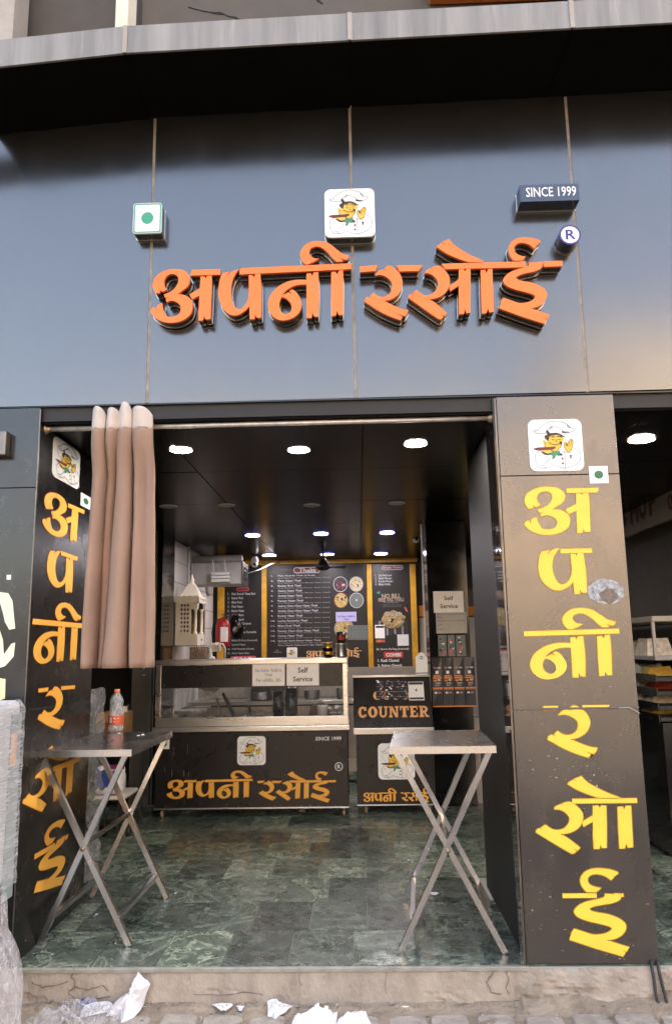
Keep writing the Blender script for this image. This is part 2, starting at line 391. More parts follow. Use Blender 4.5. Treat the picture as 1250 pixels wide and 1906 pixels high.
# ------------------------------------------------------------------ lettering outlines (in metres on the sign's face)
C = 1
RAW = {
 'a1': (275,490,8.929, [(135,505,C),(95,430),(85,340),(120,240),(200,165),(300,118),(400,97),(490,97),(580,110),(640,145),(690,205),(702,270),(685,340),(640,400),(575,450),(495,515,C),(580,520),(660,550),(715,600),(745,670),(742,760),(705,850),(640,910),(560,955),(470,982),(370,988),(270,975),(180,940),(110,890),(60,825),(45,785,C),(80,745),(125,728,C),(140,790,C),(155,710,C),(195,680),(243,660,C),(250,745),(280,820),(302,872,C),(350,888),(430,888),(500,860),(545,790),(545,720),(515,670),(460,635),(400,622),(350,630),(318,650,C),(300,592,C),(360,568,C),(288,572,C),(270,520,C),(330,495),(400,460),(460,400),(500,330),(510,270),(495,215),(450,185),(400,178),(340,195),(295,240),(272,300),(275,360),(300,410),(318,435,C),(285,455),(240,475,C),(195,435,C),(212,485,C)]),
 'a2': (275,490,8.929, [(878,220,C),(940,218,C),(968,250,C),(985,210,C),(1062,203,C),(1064,400),(1040,920,C),(1015,932,C),(955,930,C),(935,870,C),(925,930,C),(905,950,C),(842,955,C),(850,700,C),(858,535,C),(740,598,C),(692,518,C),(865,415,C)]),
 'ab': (275,490,8.929, [(740,110,C),(1205,95,C),(1205,188,C),(705,203,C)]),
 'p1': (400,480,10.417, [(150,295,C),(280,265,C),(230,375,C),(300,290),(380,240),(460,220,C),(400,310),(350,400),(320,520),(310,640),(320,760),(350,870),(390,950),(450,990),(520,975),(590,900),(640,790),(660,650,C),(655,335,C),(735,333,C),(760,385,C),(780,320,C),(878,305,C),(900,700),(895,1150,C),(860,1165,C),(800,1150,C),(775,1085,C),(770,1185,C),(675,1190,C),(665,930,C),(600,1010),(500,1080),(400,1115),(300,1100),(200,1030),(120,920),(75,780),(65,640),(80,490),(110,370)]),
 'n1': (490,440,7.353, [(590,510,C),(650,503,C),(668,545,C),(685,495,C),(750,487,C),(762,780),(750,1100,C),(690,1095,C),(670,1035,C),(660,1115,C),(590,1115,C),(590,660,C),(500,660),(410,680),(320,730),(272,782),(247,812,C),(345,765,C),(395,800,C),(355,745,C),(400,728),(455,770),(500,840),(522,920),(505,1010),(440,1090),(350,1135),(240,1148),(150,1110),(90,1040),(62,950),(75,860),(120,770),(200,690),(300,630),(420,597),(500,592),(588,594,C),(588,600,C),
        ]),
 'nh': (490,440,7.353, [(250,830,C),(226,880),(216,940),(228,1000),(260,1045),(305,1065),(350,1050),(382,1005),(385,960),(370,910),(330,865),(290,840)]),
 'n2': (490,440,7.353, [(928,490,C),(985,480,C),(1012,520,C),(1030,470,C),(1088,463,C),(1095,700),(1088,1075,C),(1030,1075,C),(1005,1015,C),(995,1080,C),(930,1095,C),(925,800,C)]),
 'n3': (490,440,7.353, [(760,300,C),(710,335,C),(668,358,C),(645,346,C),(656,366,C),(590,383),(540,350),(505,280),(503,220),(540,150),(600,95),(680,68),(770,62),(850,75),(920,110),(1000,175),(1080,235),(1172,262,C),(1150,310),(1120,320,C),(1040,290,C),(1090,330,C),(1060,345),(1000,345,C),(950,300),(900,240),(840,185),(780,145),(710,138),(650,165),(628,210),(640,255),(680,290),(720,302)]),
 'nb': (0,0,1, [(448,499.2,C),(653.5,490,C),(653.2,500.7,C),(445.1,510.9,C)]),
 'r1': (665,480,9.615, [(305,320,C),(350,265),(390,225),(465,207,C),(545,240,C),(478,195,C),(540,140),(610,150),(690,210),(760,290),(800,390),(805,480),(775,580),(720,660),(640,720),(560,755),(480,768,C),(600,830),(720,885),(820,920),(912,930,C),(890,990),(855,1045,C),(800,1030,C),(705,985,C),(805,1055,C),(770,1115,C),(640,1070),(500,1010),(350,930),(230,850),(122,780,C),(145,720),(190,692,C),(262,722,C),(230,680,C),(290,618,C),(340,665),(400,690),(470,695),(540,665),(590,610),(615,540),(615,460),(585,400),(520,345),(450,312),(380,305)]),
 'rb1': (665,480,9.615, [(35,155,C),(365,130,C),(310,235,C),(45,255,C)]),
 'rb2': (665,480,9.615, [(700,135,C),(1165,128,C),(1085,235,C),(750,240,C)]),
 's1': (750,430,6.944, [(278,545,C),(290,515),(360,476,C),(382,492,C),(370,468,C),(430,448),(480,455),(540,510),(590,580),(602,650),(585,730),(540,800),(470,850),(400,872),(335,880,C),(430,940),(565,1062,C),(535,1100,C),(485,1070,C),(520,1105,C),(495,1135),(465,1142,C),(300,1030),(62,860,C),(75,825),(112,806,C),(145,830,C),(122,796,C),(175,760,C),(220,800),(280,828),(350,822),(400,790),(440,730),(450,670),(430,620),(380,570),(330,548)]),
 's2': (750,430,6.944, [(720,495,C),(775,490,C),(795,520,C),(815,490,C),(868,490,C),(870,780,C),(865,1058,C),(815,1060,C),(797,1010,C),(785,1072,C),(722,1075,C),(715,900,C),(718,705,C),(605,778,C),(592,712,C),(715,625,C)]),
 's3': (750,430,6.944, [(1000,505,C),(1060,500,C),(1072,545,C),(1095,490,C),(1150,485,C),(1160,800,C),(1168,1045,C),(1110,1050,C),(1093,995,C),(1075,1062,C),(1015,1068,C),(1005,800,C)]),
 's4': (750,430,6.944, [(432,205,C),(455,180),(500,148,C),(550,182,C),(508,138,C),(590,98,C),(660,180),(780,260),(900,325),(1033,380,C),(1015,402,C),(850,402,C),(720,360),(560,290)]),
 'sb': (0,0,1, [(821.3,490.8,C),(977.8,486.4,C),(978.4,497.2,C),(827.8,500.9,C)]),
 'i1': (910,430,8.333, [(795,158,C),(745,208,C),(690,185,C),(742,214,C),(695,272,C),(640,225),(580,195),(500,182),(430,200),(390,250),(395,310),(430,355),(500,385),(565,395,C),(520,440),(495,458,C),(375,458,C),(330,400),(297,320),(300,240),(350,160),(430,112),(530,97),(650,105),(740,130)]),
 'i2': (910,430,8.333, [(612,488,C),(730,488,C),(705,538,C),(745,478,C),(825,478,C),(820,550),(780,590),(700,625),(560,655),(470,680),(415,715),(440,750),(520,775),(660,800),(800,860),(880,930),(895,1000),(870,1070),(820,1130),(740,1175),(640,1195,C),(780,1245,C),(938,1300,C),(900,1370,C),(835,1332,C),(890,1378,C),(860,1440,C),(500,1325,C),(150,1195,C),(178,1112,C),(215,1128,C),(172,1104,C),(215,1030,C),(340,1075),(460,1115),(560,1110),(650,1080),(700,1040),(708,1010),(670,980),(560,945),(400,905),(270,850),(215,780),(225,730),(280,665),(380,610),(520,570),(600,540),(618,505)]),
 'ib': (910,430,8.333, [(838,470,C),(1135,460,C),(1130,545,C),(842,552,C)]),
}
G = {}
for k, (ox, oy, s, pts) in RAW.items():
    G[k] = [(lambda q: (q.x, q.z))(U(ox+x/s, oy+y/s, 1, -.085)) for x, y in smooth_loop(pts)]
# letter n keeps its counter: bridge the hole into the outline
def bridge(outer, hole):
    best = min(((o[0]-h[0])**2+(o[1]-h[1])**2, i, j) for i, o in enumerate(outer) for j, h in enumerate(hole))
    _, i, j = best
    def area(l): return sum(l[k][0]*l[(k+1) % len(l)][1]-l[(k+1) % len(l)][0]*l[k][1] for k in range(len(l)))
    if area(outer)*area(hole) > 0: hole = hole[::-1]; j = len(hole)-1-j
    return outer[:i+1]+hole[j:]+hole[:j+1]+outer[i:]
G['n1'] = bridge(G['n1'], G['nh'])
LET = {'a': ['a1','a2'], 'p': ['p1'], 'n': ['n1','n2','n3'], 'r': ['r1'], 's': ['s1','s2','s3','s4'], 'i': ['i1','i2']}
def bbox(keys):
    P = [q for k in keys for q in G[k]]
    return min(q[0] for q in P), min(q[1] for q in P), max(q[0] for q in P), max(q[1] for q in P)
def place_glyphs(keys, ref, target, extra=()):
    """outlines of keys (+ extra) mapped so that the box of ref falls on target (u0, v0, u1, v1)"""
    a = bbox(ref); su = (target[2]-target[0])/(a[2]-a[0]); sv = (target[3]-target[1])/(a[3]-a[1])
    return [[(target[0]+(x-a[0])*su, target[1]+(y-a[1])*sv) for x, y in G[k]] for k in list(keys)+list(extra)]
def grow(loop, e):
    """offset outwards for a coloured outline"""
    n = len(loop); ar = sum(loop[k][0]*loop[(k+1) % n][1]-loop[(k+1) % n][0]*loop[k][1] for k in range(n)); sg = 1 if ar > 0 else -1; o = []
    for i in range(n):
        (x0, y0), (x1, y1), (x2, y2) = loop[i-1], loop[i], loop[(i+1) % n]
        dx, dy = x2-x0, y2-y0; L = math.hypot(dx, dy) or 1
        o.append((x1+sg*dy/L*e, y1-sg*dx/L*e))
    return o

# ------------------------------------------------------------------ the chef emblem, drawn on a 1090 x 1120 field
def chef(mb, mp, u0, v0, u1, v1, d, w=1.0):
    def T(x, y): return (u0+(x-35)/1090*(u1-u0), v1-(y-105)/1120*(v1-v0))
    k = (u1-u0)/1090
    D = [0]
    def fill(pts, m, smooth=True):
        D[0] += .0004
        L = smooth_loop(pts, 3) if smooth else pts
        mb.prism([T(*p[:2]) for p in L], mp, d+D[0], d, m)
    def line(pts, m='ink_grey', ww=11):
        D[0] += .00005
        P = pts
        if len(pts) > 2:
            P = []
            for i in range(len(pts)-1):
                a, b_, c, e = pts[max(i-1, 0)], pts[i], pts[i+1], pts[min(i+2, len(pts)-1)]
                for t in (0, .34, .67):
                    P.append(tuple(.5*((2*b_[j])+(-a[j]+c[j])*t+(2*a[j]-5*b_[j]+4*c[j]-e[j])*t*t+(-a[j]+3*b_[j]-3*c[j]+e[j])*t**3) for j in (0, 1)))
            P.append(pts[-1])
        stroke(mb, [T(*p) for p in P], ww*k*w, mp, m, d+D[0]+.0006)
    fill([(400,370),(430,350),(470,400),(580,395),(640,405),(700,435),(765,480),(775,510),(735,500),(720,560),(660,520),(620,470),(500,470),(455,520),(430,575),(395,550),(358,500),(370,455),(420,430)], 'ink')
    fill(ell(350,585,30,48,10), 'skin'); fill(ell(728,540,26,52,10), 'skin')
    fill([(465,480),(560,452),(660,455),(695,510),(705,600),(690,680),(640,750),(580,805),(520,800),(480,765),(400,730),(352,690),(352,640),(400,590),(445,560)], 'skin')
    fill([(742,650),(772,600),(805,650),(835,600),(865,560),(900,545),(935,585),(925,650),(905,720),(880,790),(830,835),(785,790),(752,725)], 'skin')
    line([(742,650),(772,600),(805,650),(800,700)], 'ink', 9); line([(805,650),(865,560),(900,545),(935,585),(925,650),(905,720),(880,790),(830,835),(785,790),(752,725),(742,650)], 'ink', 9); line([(850,600),(840,680)], 'ink', 9); line([(900,560),(880,680)], 'ink', 9)
    line([(352,690),(400,735),(480,768),(520,800),(580,806),(640,752),(690,680),(706,600)], 'ink', 10)
    fill([(285,790),(400,770),(475,775),(485,840),(400,862),(335,845)], 'skin')
    fill([(105,740,C),(200,714),(400,708),(520,700),(572,702,C),(560,740),(480,768),(330,775),(225,775)], 'tray')
    fill([(270,795,C),(330,815),(400,850),(485,830),(480,865),(390,880),(320,855)], 'ink')
    fill([(485,800,C),(560,825),(640,790,C),(665,870),(630,905),(572,880),(540,950),(478,980,C),(500,905),(468,855)], 'scarf', False)
    fill([(390,350),(430,345),(470,400),(480,430),(440,425),(400,385)], 'ink', False)
    fill([(725,365,C),(780,378),(880,385,C),(840,405),(770,410),(715,398,C)], 'ink', False)
    fill([(760,640),(800,650),(830,690),(800,700)], 'dark_red', False); fill([(640,850),(700,860),(690,895),(655,905)], 'ink', False)
    fill([(835,890,C),(905,905,C),(870,920,C),(880,975,C),(855,960,C)], 'ink', False)
    for c in ((690,968), (690,1070)): fill(ell(c[0], c[1], 22, 22, 10), 'dark_red', False)
    line([(150,350),(215,340),(290,270),(400,190),(560,150),(720,165),(820,215),(890,300),(985,325),(945,375),(860,402),(780,400)])
    line([(150,350),(180,395),(260,412),(400,405)]); line([(150,350),(250,350),(300,380)], ww=7)
    line([(400,372),(450,330),(550,235)], 'ink', 12); line([(450,330),(550,275),(620,280),(725,345),(705,400)])
    line([(820,215),(850,270),(890,310)], 'ink', 14)
    line([(230,800),(150,880),(135,960),(165,1070),(225,1150),(330,1162),(450,1130)]); line([(225,1100),(300,1105),(330,1150)], 'ink', 10)
    line([(430,1080),(560,1130),(720,1175),(800,1160),(960,1100),(1040,1000),(1062,900),(1040,820),(985,765),(915,740)])
    line([(735,800),(742,900),(742,1165)]); line([(440,925),(415,980),(380,1030),(320,1080)]); line([(235,880),(245,910)], 'ink', 12)
    line([(840,985),(870,1060),(940,1080)], ww=8)
    line([(495,560),(530,550),(560,558)], 'ink', 10); line([(620,555),(650,550),(680,560)], 'ink', 10)
    line([(490,495),(525,482),(560,488)], 'ink', 16); line([(605,488),(640,482),(680,495)], 'ink', 16)
    line([(445,610),(500,650),(570,665),(640,650),(690,605)], 'ink', 13); line([(590,550),(575,600),(610,620)], 'ink', 8)
    line([(655,600),(690,615),(670,650)], 'ink', 16)
    line([(400,590),(355,640),(352,700)], 'ink', 9); line([(640,790),(760,830),(800,860)], 'ink_grey', 9)
    line([(150,460),(138,500),(178,540),(182,600),(285,645)], 'smoke_line', 10)
def chef_plate(parent, mp, u0, v0, u1, v1, d, thick=.004, m='white_sign', side='white_sign', name='emblem_plate', r=.13):
    mb = MB(); w = u1-u0; h = v1-v0
    L = [(u0+a*w, v0+b*h) for a, b in rrect(0, 0, 1, 1, r)]
    mb.prism(L, mp, d+thick, d, m, side); o = mb.build(name, parent)
    mb = MB(); chef(mb, mp, u0, v0, u1, v1, d+thick); mb.build('chef_print', o)
    return o

# ================================================================== THE SETTING
mb = MB(); mb.quad([(-80,-70,-.19), (80,-70,-.19), (80,-1.6,-.19), (-80,-1.6,-.19)], 'asphalt'); struct(mb.build('road'))
# rough ground between the road and the shop step
def fbm(x, y, z=0.0):
    return sum(mnoise.noise(Vector((x*f_, y*f_, z+f_)))/k for f_, k in ((5, 1), (13, 2.2), (34, 4.5), (80, 9)))
def ground_z(x, y): return -.165 + .012*fbm(x, y)
mb = MB(); nx, ny = 420, 90; vs = []
for j in range(ny+1):
    for i in range(nx+1):
        x = -3.0+6.0*i/nx; y = -1.2+1.19*(j/ny)**.75
        f = max(0, 1-abs(y)/(.075+.03*mnoise.noise(Vector((x*4, 0, 3)))+(.05 if x > .7 else 0)))
        lift = f*(.018+.022*max(0, fbm(x*1.3, y*1.3, 7)))+(f*.022 if x > .72 else 0)
        vs.append((x, y, ground_z(x, y)+lift))
mb.add(vs, [(j*(nx+1)+i, j*(nx+1)+i+1, (j+1)*(nx+1)+i+1, (j+1)*(nx+1)+i) for j in range(ny) for i in range(nx)], 'ground', False)
gnd = struct(mb.build('ground'))
mb = MB(); mb.quad([(-40,-1.7,-.188), (-3,-1.7,-.188), (-3,0,-.188), (-40,0,-.188)], 'ground').quad([(3,-1.7,-.188), (40,-1.7,-.188), (40,0,-.188), (3,0,-.188)], 'ground').quad([(-3,-1.7,-.188), (3,-1.7,-.188), (3,-1.19,-.188), (-3,-1.19,-.188)], 'ground'); struct(mb.build('ground_verge'))
for j in range(4):                                   # worn interlocking stones, half sunk in dirt
    for i in range(30):
        x = -2.9+i*.205+(.10 if j % 2 else 0)+random.uniform(-.012, .012); y = -.185-j*.15+random.uniform(-.008, .008)
        w, d = random.uniform(.090, .102), random.uniform(.064, .074); n = 14; L = []
        for k in range(n):
            t = 2*math.pi*(k+.5)/n; c_, s_ = math.cos(t), math.sin(t)
            L.append((x+w*math.copysign(abs(c_)**.45, c_)*random.uniform(.93, 1.03), y+d*math.copysign(abs(s_)**.45, s_)*random.uniform(.92, 1.03)))
        z = -.156+random.uniform(-.005, .003)
        m_ = MB(); inner = [(x+(a-x)*.88, y+(b-y)*.86) for a, b in L]; tilt = [random.uniform(-.04, .04) for _ in range(2)]
        zz_ = lambda a, b: z+(a-x)*tilt[0]+(b-y)*tilt[1]
        m_.prism(inner, lambda u, v, dd: (u, v, zz_(u, v)), 0, 0, 'paver')
        m_.add([(a, b, zz_(a, b)) for a, b in inner]+[(a, b, z-.022) for a, b in L], [(q, (q+1) % n, n+(q+1) % n, n+q) for q in range(n)], 'paver')
        m_.build('paving_stone', gnd)
# concrete step (riser with chipped lower edge) and its nosing
mb = MB(); n = 420; rows_ = 12; vs = []
for r_ in range(rows_+1):
    t = r_/rows_
    for i in range(n+1):
        x = -3.2+6.4*i/n; z = -.012-.178*t; q_ = fbm(x*1.1, z*2.0, 2.0)
        chip = 0
        if t > .45: chip = max(0, fbm(x*.8, t*.6, 9)+(-.05 if x < .7 else .35)-(1-t)*.6)*.045
        y = -.004-.020*t-.004*q_+chip*.6-(.012*t if x > .75 else 0)
        if x > .72: y += .010*fbm(x*2, z*4, 5)
        vs.append((x, min(y, .004), z))
N = n+1
mb.add(vs, [(r_*N+i, r_*N+i+1, (r_+1)*N+i+1, (r_+1)*N+i) for r_ in range(rows_) for i in range(n)], 'riser', False)
mb.build('step_face'); bpy.data.objects['step_face']['kind'] = 'structure'
mb = MB(); mb.box((-1.66,-.012,-.022), (.775,.012,-.003), 'nosing', .003); o = mb.build('step_edge'); struct(o)
# broken rubble under the right pillar
mb = MB()
for i in range(900):
    x = random.uniform(.72, 1.62) if random.random() < .5 else random.uniform(-1.9, .8); y = -random.random()**2*.26-.03; s = random.uniform(.002, .008) if random.random() < .9 else .014; z = ground_z(x, y)+.018*max(0, 1-abs(y)/.1)
    P = [(x+s*random.uniform(-1, 1), y+s*random.uniform(-1, 1), z+s*random.uniform(-.4, 1)) for _ in range(5)]
    mb.add(P, [(0,1,2), (0,2,3), (1,2,4), (2,3,4), (0,1,4), (0,3,4)], random.choice(['paver', 'riser', 'ground', 'plaster']))
o = mb.build('rubble'); tag(o, 'broken mortar crumbs along the foot of the step', None, None, 'stuff')

# shop floor: green marble tiles, 0.32 x 0.466 m
mb = MB(); mb.box((-3.4,0,-.16), (4.2,9,-.008), 'grout'); flo = struct(mb.build('floor'))
TW, TD = .318, .4664
tile_me = {}
for j in range(15):
    y0 = .008+j*TD; off = [-.055, .02, .10, .02, -.08, .06, .0, .12][j % 8]
    for i in range(-8, 9):
        x0 = i*TW+off
        lo = -1.72 if y0 < .9 else -2.7
        hi = .78+.06*y0 if y0 < 1.2 else 2.6
        if j > 9 and (x0 < -2.3 or x0 > 1.3): continue
        if x0+TW < lo or x0 > 2.9: continue
        m_ = MB(); a = max(x0+.0015, lo); b = x0+TW-.0015
        if y0 < 1.2 and a > .70 and b < 1.42: continue
        if b-a < .03: continue
        m_.box((a+.001, y0+.0025, -.03), (b-.001, y0+TD-.0025, random.uniform(-.0008, .0006)), 'marble', .0012); m_.build('tile', flo)

# ceiling of glossy black panels
mb = MB(); mb.box((-3.4,.02,2.735), (4.2,9,2.85), 'black_matt'); cei = struct(mb.build('ceiling'))
ys = [.09, 1.25, 2.45, 3.65, 4.95, 6.9]; xs = [-3.3,-2.05,-1.1,.05,.98,1.6,2.9]
for j in range(5):
    for i in range(len(xs)-1):
        m_ = MB(); m_.box((xs[i]+.003, ys[j]+.003, 2.722+random.uniform(0, .003)), (xs[i+1]-.003, ys[j+1]-.003, 2.733), 'ceiling_gloss', .002); m_.build('ceiling_panel', cei)
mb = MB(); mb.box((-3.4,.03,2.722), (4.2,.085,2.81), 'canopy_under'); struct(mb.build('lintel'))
# interior walls
mb = MB(); mb.box((-2.7,6.92,0), (2.6,7.1,2.73), 'black_matt'); struct(mb.build('wall_back'))
mb = MB(); mb.box((.86,6.905,0), (2.4,6.918,1.88), 'beige_wall'); mb.box((.86,6.89,1.9), (2.4,6.918,2.05), 'amber_edge'); struct(mb.build('wall_back_lower'))
mb = MB(); mb.box((-2.2,3.9,0), (-2.062,6.92,2.73), 'grout'); wl = struct(mb.build('wall_left'))
# white wall tiles, alternately turned
for j in range(8):
    for i in range(11):
        y0 = 4.38+i*.232; z0 = .82+j*.238
        if y0 > 6.86: continue
        m_ = MB(); m_.box((-2.058, y0+.004, z0+.004), (-2.05+random.uniform(-.001,.002), min(y0+.228, 6.9), z0+.234), 'tile_white', .002); m_.build('wall_tile', wl)
mb = MB(); mb.box((-2.06,3.86,0), (-2.005,4.37,2.72), 'black_gloss'); struct(mb.build('wall_left_black'))
mb = MB(); mb.box((2.9,.5,0), (3.0,7,2.73), 'grey_col'); mb.box((-3.35,0,0), (-3.2,7,2.73), 'black_matt'); mb.box((-3.2,5.2,0), (-2.21,5.3,2.73), 'black_matt'); struct(mb.build('wall_side'))
mb = MB(); mb.box((2.6,6.9,0), (4.2,7.0,2.73), 'plaster'); struct(mb.build('wall_right_far'))
# grey column at the left of the room, black column at the right
cp = tag(MB().box((-2.275,3.80,0), (-2.085,3.96,2.72), 'grey_col', .004).build('column'), 'narrow matt grey column behind the left table', 'column')
# ================================================================== UPPER FACADE
# the flank of the building above the canopy
struct(MB().box((-1.31,.30,4.75), (5,.5,11.5), 'upper_wall').build('wall_upper'))
struct(MB().box((-8,.5,4.3), (14,12,11.5), 'upper_wall').build('building_mass'))
struct(MB().box((-8,.02,2.87), (-3.3,.5,4.4), 'upper_wall').build('wall_upper_left'))
w = tag(MB().box((-1.415,.12,4.7), (-1.335,.30,6.2), 'cream', .01).build('pilaster'), 'short cream pilaster above the canopy beside the dark opening', 'pilaster')
for p in w.data.vertices: p.co.x += .012*math.sin(p.co.z*9)
tag(MB().box((-2.22,.20,4.5), (-2.10,.40,6.2), 'plaster', .004).build('upper_post'), 'grey plastered post at the top left corner above the canopy', 'post')
tag(MB().box((-3.2,.25,4.5), (-2.24,.40,6.2), 'upper_light', .004).build('upper_wall_panel'), 'pale blue grey wall panel at the top left corner', 'wall panel')
struct(MB().box((-2.1,.9,4.5), (-1.3,.95,6.2), 'black_matt').build('opening_back'))
tag(MB().box((.53,.16,5.515), (1.5,.29,5.9), 'cover_orange', .01).build('upper_sign'), 'lower edge of an orange red signboard above the canopy', 'signboard')
crk = thing('wall_cracks', 'thin dark hairline cracks on the brown wall above the canopy', 'wall cracks', (-.6,.297,5.5))
rng = random.Random(5)
for a, b in (((350,12), (455,38)), ((590,0), (600,6)), ((395,20), (440,33))):
    P = [U(a[0]+(b[0]-a[0])*t/8+rng.uniform(-3,3), a[1]+(b[1]-a[1])*t/8+rng.uniform(-2,2), 1, .297) for t in range(9)]
    MB().tube(P, .003, 'black_matt', 4).build('crack', crk)

# canopy
CZ = lambda x: 4.584+.021*x-(.062*(-1.1-x) if x < -1.1 else 0)
CX0, CX1 = -2.04, 3.6
cn = thing('canopy', 'projecting black canopy with a streaked grey edge over the signboard', 'canopy', (0,-.25,4.55))
jx = [CX0-1.2, -1.15, .02, 1.16, 2.4, CX1]
jx[0] = -2.06
for i in range(5):
    a, b = jx[i]+.004, jx[i+1]-.004
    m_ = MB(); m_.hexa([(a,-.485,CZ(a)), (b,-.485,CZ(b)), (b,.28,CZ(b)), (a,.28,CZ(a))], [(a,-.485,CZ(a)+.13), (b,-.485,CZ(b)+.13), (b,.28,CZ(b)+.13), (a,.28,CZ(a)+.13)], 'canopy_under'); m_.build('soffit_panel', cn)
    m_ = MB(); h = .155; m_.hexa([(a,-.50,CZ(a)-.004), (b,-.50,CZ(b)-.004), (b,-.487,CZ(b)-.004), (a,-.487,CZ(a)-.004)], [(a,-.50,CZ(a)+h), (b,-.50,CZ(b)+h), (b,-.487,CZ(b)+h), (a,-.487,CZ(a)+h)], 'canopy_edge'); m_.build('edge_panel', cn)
for x in jx[1:5]: MB().box((x-.02,-.484,CZ(x)+.006), (x+.02,.0,CZ(x)+.12), 'canopy_under').build('soffit_light_stop', cn)  # black strips added above the soffit joints to stop light showing through
for x in jx[1:4]:
    MB().box((x-.012,-.506,CZ(x)-.006), (x+.012,-.5005,CZ(x)+.157), 'plaster', .002).build('joint_cover', cn)
MB().hexa([(-2.9,-.49,CZ(-2.9)), (-2.07,-.49,CZ(-2.07)), (-2.07,-.40,CZ(-2.07)), (-2.9,-.40,CZ(-2.9))], [(-2.9,-.49,CZ(-2.9)+.15), (-2.07,-.49,CZ(-2.07)+.15), (-2.07,-.40,CZ(-2.07)+.15), (-2.9,-.40,CZ(-2.9)+.15)], 'canopy_edge').build('edge_extension', cn)

# signboard cladding
fb = thing('signboard', 'wide dark blue grey cladding panels of the signboard above the opening', 'signboard', (0,.02,2.85))
sx = [-3.3, -1.122, .012, 1.255, 3.6]
for i in range(4):
    a, b = sx[i]+(.008 if i else 0), sx[i+1]-.008
    za, zb = 2.822+.0035*a, 2.822+.0035*b
    m_ = MB(); m_.hexa([(a,.0,za), (b,.0,zb), (b,.011,zb), (a,.011,za)], [(a,.0,CZ(a)-.003), (b,.0,CZ(b)-.003), (b,.011,CZ(b)-.003), (a,.011,CZ(a)-.003)], 'fascia_cladding')
    m_.build('panel', fb)
for x in sx[1:4]: MB().box((x-.0085,.0025,2.824), (x+.0085,.012,CZ(x)-.006), 'seam_strip').build('seam_strip', fb)
MB().box((-3.3,.0,2.812), (3.6,.03,2.8195), 'black_gloss').build('bottom_trim', fb)
MB().box((-3.3,.013,2.83), (3.6,.1,4.4), 'black_matt').build('backing', fb)

# big orange lettering
ls = thing('letter_sign', 'large raised orange Devanagari lettering on the signboard', 'letter sign', (0,-.04,3.3))
def big(keys):
    for k in keys:
        m_ = MB(); mp = XZ(0)
        m_.prism(G[k], mp, .085, .066, 'orange', 'orange'); m_.build('letter', ls)
        m2 = MB(); m2.prism(G[k], mp, .066, .020, 'letter_side', 'letter_side'); m2.prism(grow(G[k], .0025), mp, .020, .015, 'chrome', 'chrome')
        c = sum((Vector(q) for q in G[k]), Vector((0,0)))/len(G[k])
        m2.build('letter_return', ls)
big(['a1','a2','ab','p1','n1','n2','n3','nb','r1','rb1','rb2','s1','s2','s3','s4','sb','i1','i2','ib'])
MB().box((-.9,.0-.016,3.30), (-.88,-.002,3.31), 'chrome').build('stand_off', ls)

# lit box signs
def pix_rect(x0, y0, x1, y1, ax, v):
    a = U(x0, (y0+y1)/2, ax, v); b = U(x1, (y0+y1)/2, ax, v); c = U((x0+x1)/2, y1, ax, v); d = U((x0+x1)/2, y0, ax, v)
    i = 0 if ax == 1 else 1
    return a[i], c[2], b[i], d[2]
def boxsign(name, label, cat, rect, depth, side, face='white_sign', r=.12, lip=True):
    u0, v0, u1, v1 = rect; w, h = u1-u0, v1-v0
    t = thing(name, label, cat, ((u0+u1)/2, -depth/2, v0))
    L = [(u0+a*w, v0+b*h) for a, b in rrect(0, 0, 1, 1, r)]; L = rrect(u0, v0, u1, v1, r*min(w, h))
    m_ = MB(); m_.prism(L, XZ(0), depth, depth-.012, face, face); m_.build('face', t)
    m_ = MB(); m_.prism(L, XZ(0), depth-.0121, .012, side, side); m_.build('box_body', t)
    m_ = MB(); m_.prism(grow(L, .003), XZ(0), .0119, .004, 'chrome', 'chrome'); m_.build('back_rim', t)
    return t
rc = pix_rect(248, 378, 301, 434, 1, -.085)
t = boxsign('vegetarian_mark', 'square green dot vegetarian mark lightbox on the signboard', 'lightbox', rc, .085, 'lightbox_side', 'white_sign', .1)
m_ = MB(); m_.prism(ell((rc[0]+rc[2])/2, (rc[1]+rc[3])/2, .034, .036, 28), XZ(0), .0862, .0852, 'green_dot', 'green_dot'); m_.build('green_dot', t)
L = rrect(rc[0]+.003, rc[1]+.003, rc[2]-.003, rc[3]-.003, .012); L2 = rrect(rc[0]+.011, rc[1]+.011, rc[2]-.011, rc[3]-.011, .008)
m_ = MB(); n = len(L); m_.add([(u, -.0857, v) for u, v in L]+[(u, -.0857, v) for u, v in L2], [(i, (i+1) % n, n+(i+1) % n, n+i) for i in range(n)], 'green_dot'); m_.build('green_border', t)
rc = pix_rect(604, 351.5, 697, 441, 1, -.085)
t = boxsign('chef_lightbox', 'rounded white chef emblem lightbox over the orange lettering', 'lightbox', rc, .085, 'lightbox_side')
m_ = MB(); chef(m_, XZ(0), rc[0], rc[1], rc[2], rc[3], .0855); m_.build('chef_print', t)
rc = pix_rect(967, 343, 1077, 374, 1, -.11)
t = boxsign('since_sign', 'small black box sign reading SINCE 1999', 'sign', rc, .11, 'blue_side', 'blue_side', .02)
m_ = MB(); w_ = rc[2]-rc[0]; h_ = rc[3]-rc[1]; text(m_, 'SINCE 1999', XZ(0), rc[0]+.10*w_, rc[1]+.26*h_, rc[2]-.05*w_, rc[3]-.16*h_, 'print_white', .111, .012); m_.build('lettering', t)
c = U(1060, 437, 1, -.10); rx = .058
t = thing('registered_mark', 'round blue drum sign with a white registered mark R', 'sign', (c.x, -.05, c.z))
MB().lathe((c.x, 0, c.z), [(rx, -.10), (rx, -.012)], 'blue_side', 32, 'y').build('drum', t)
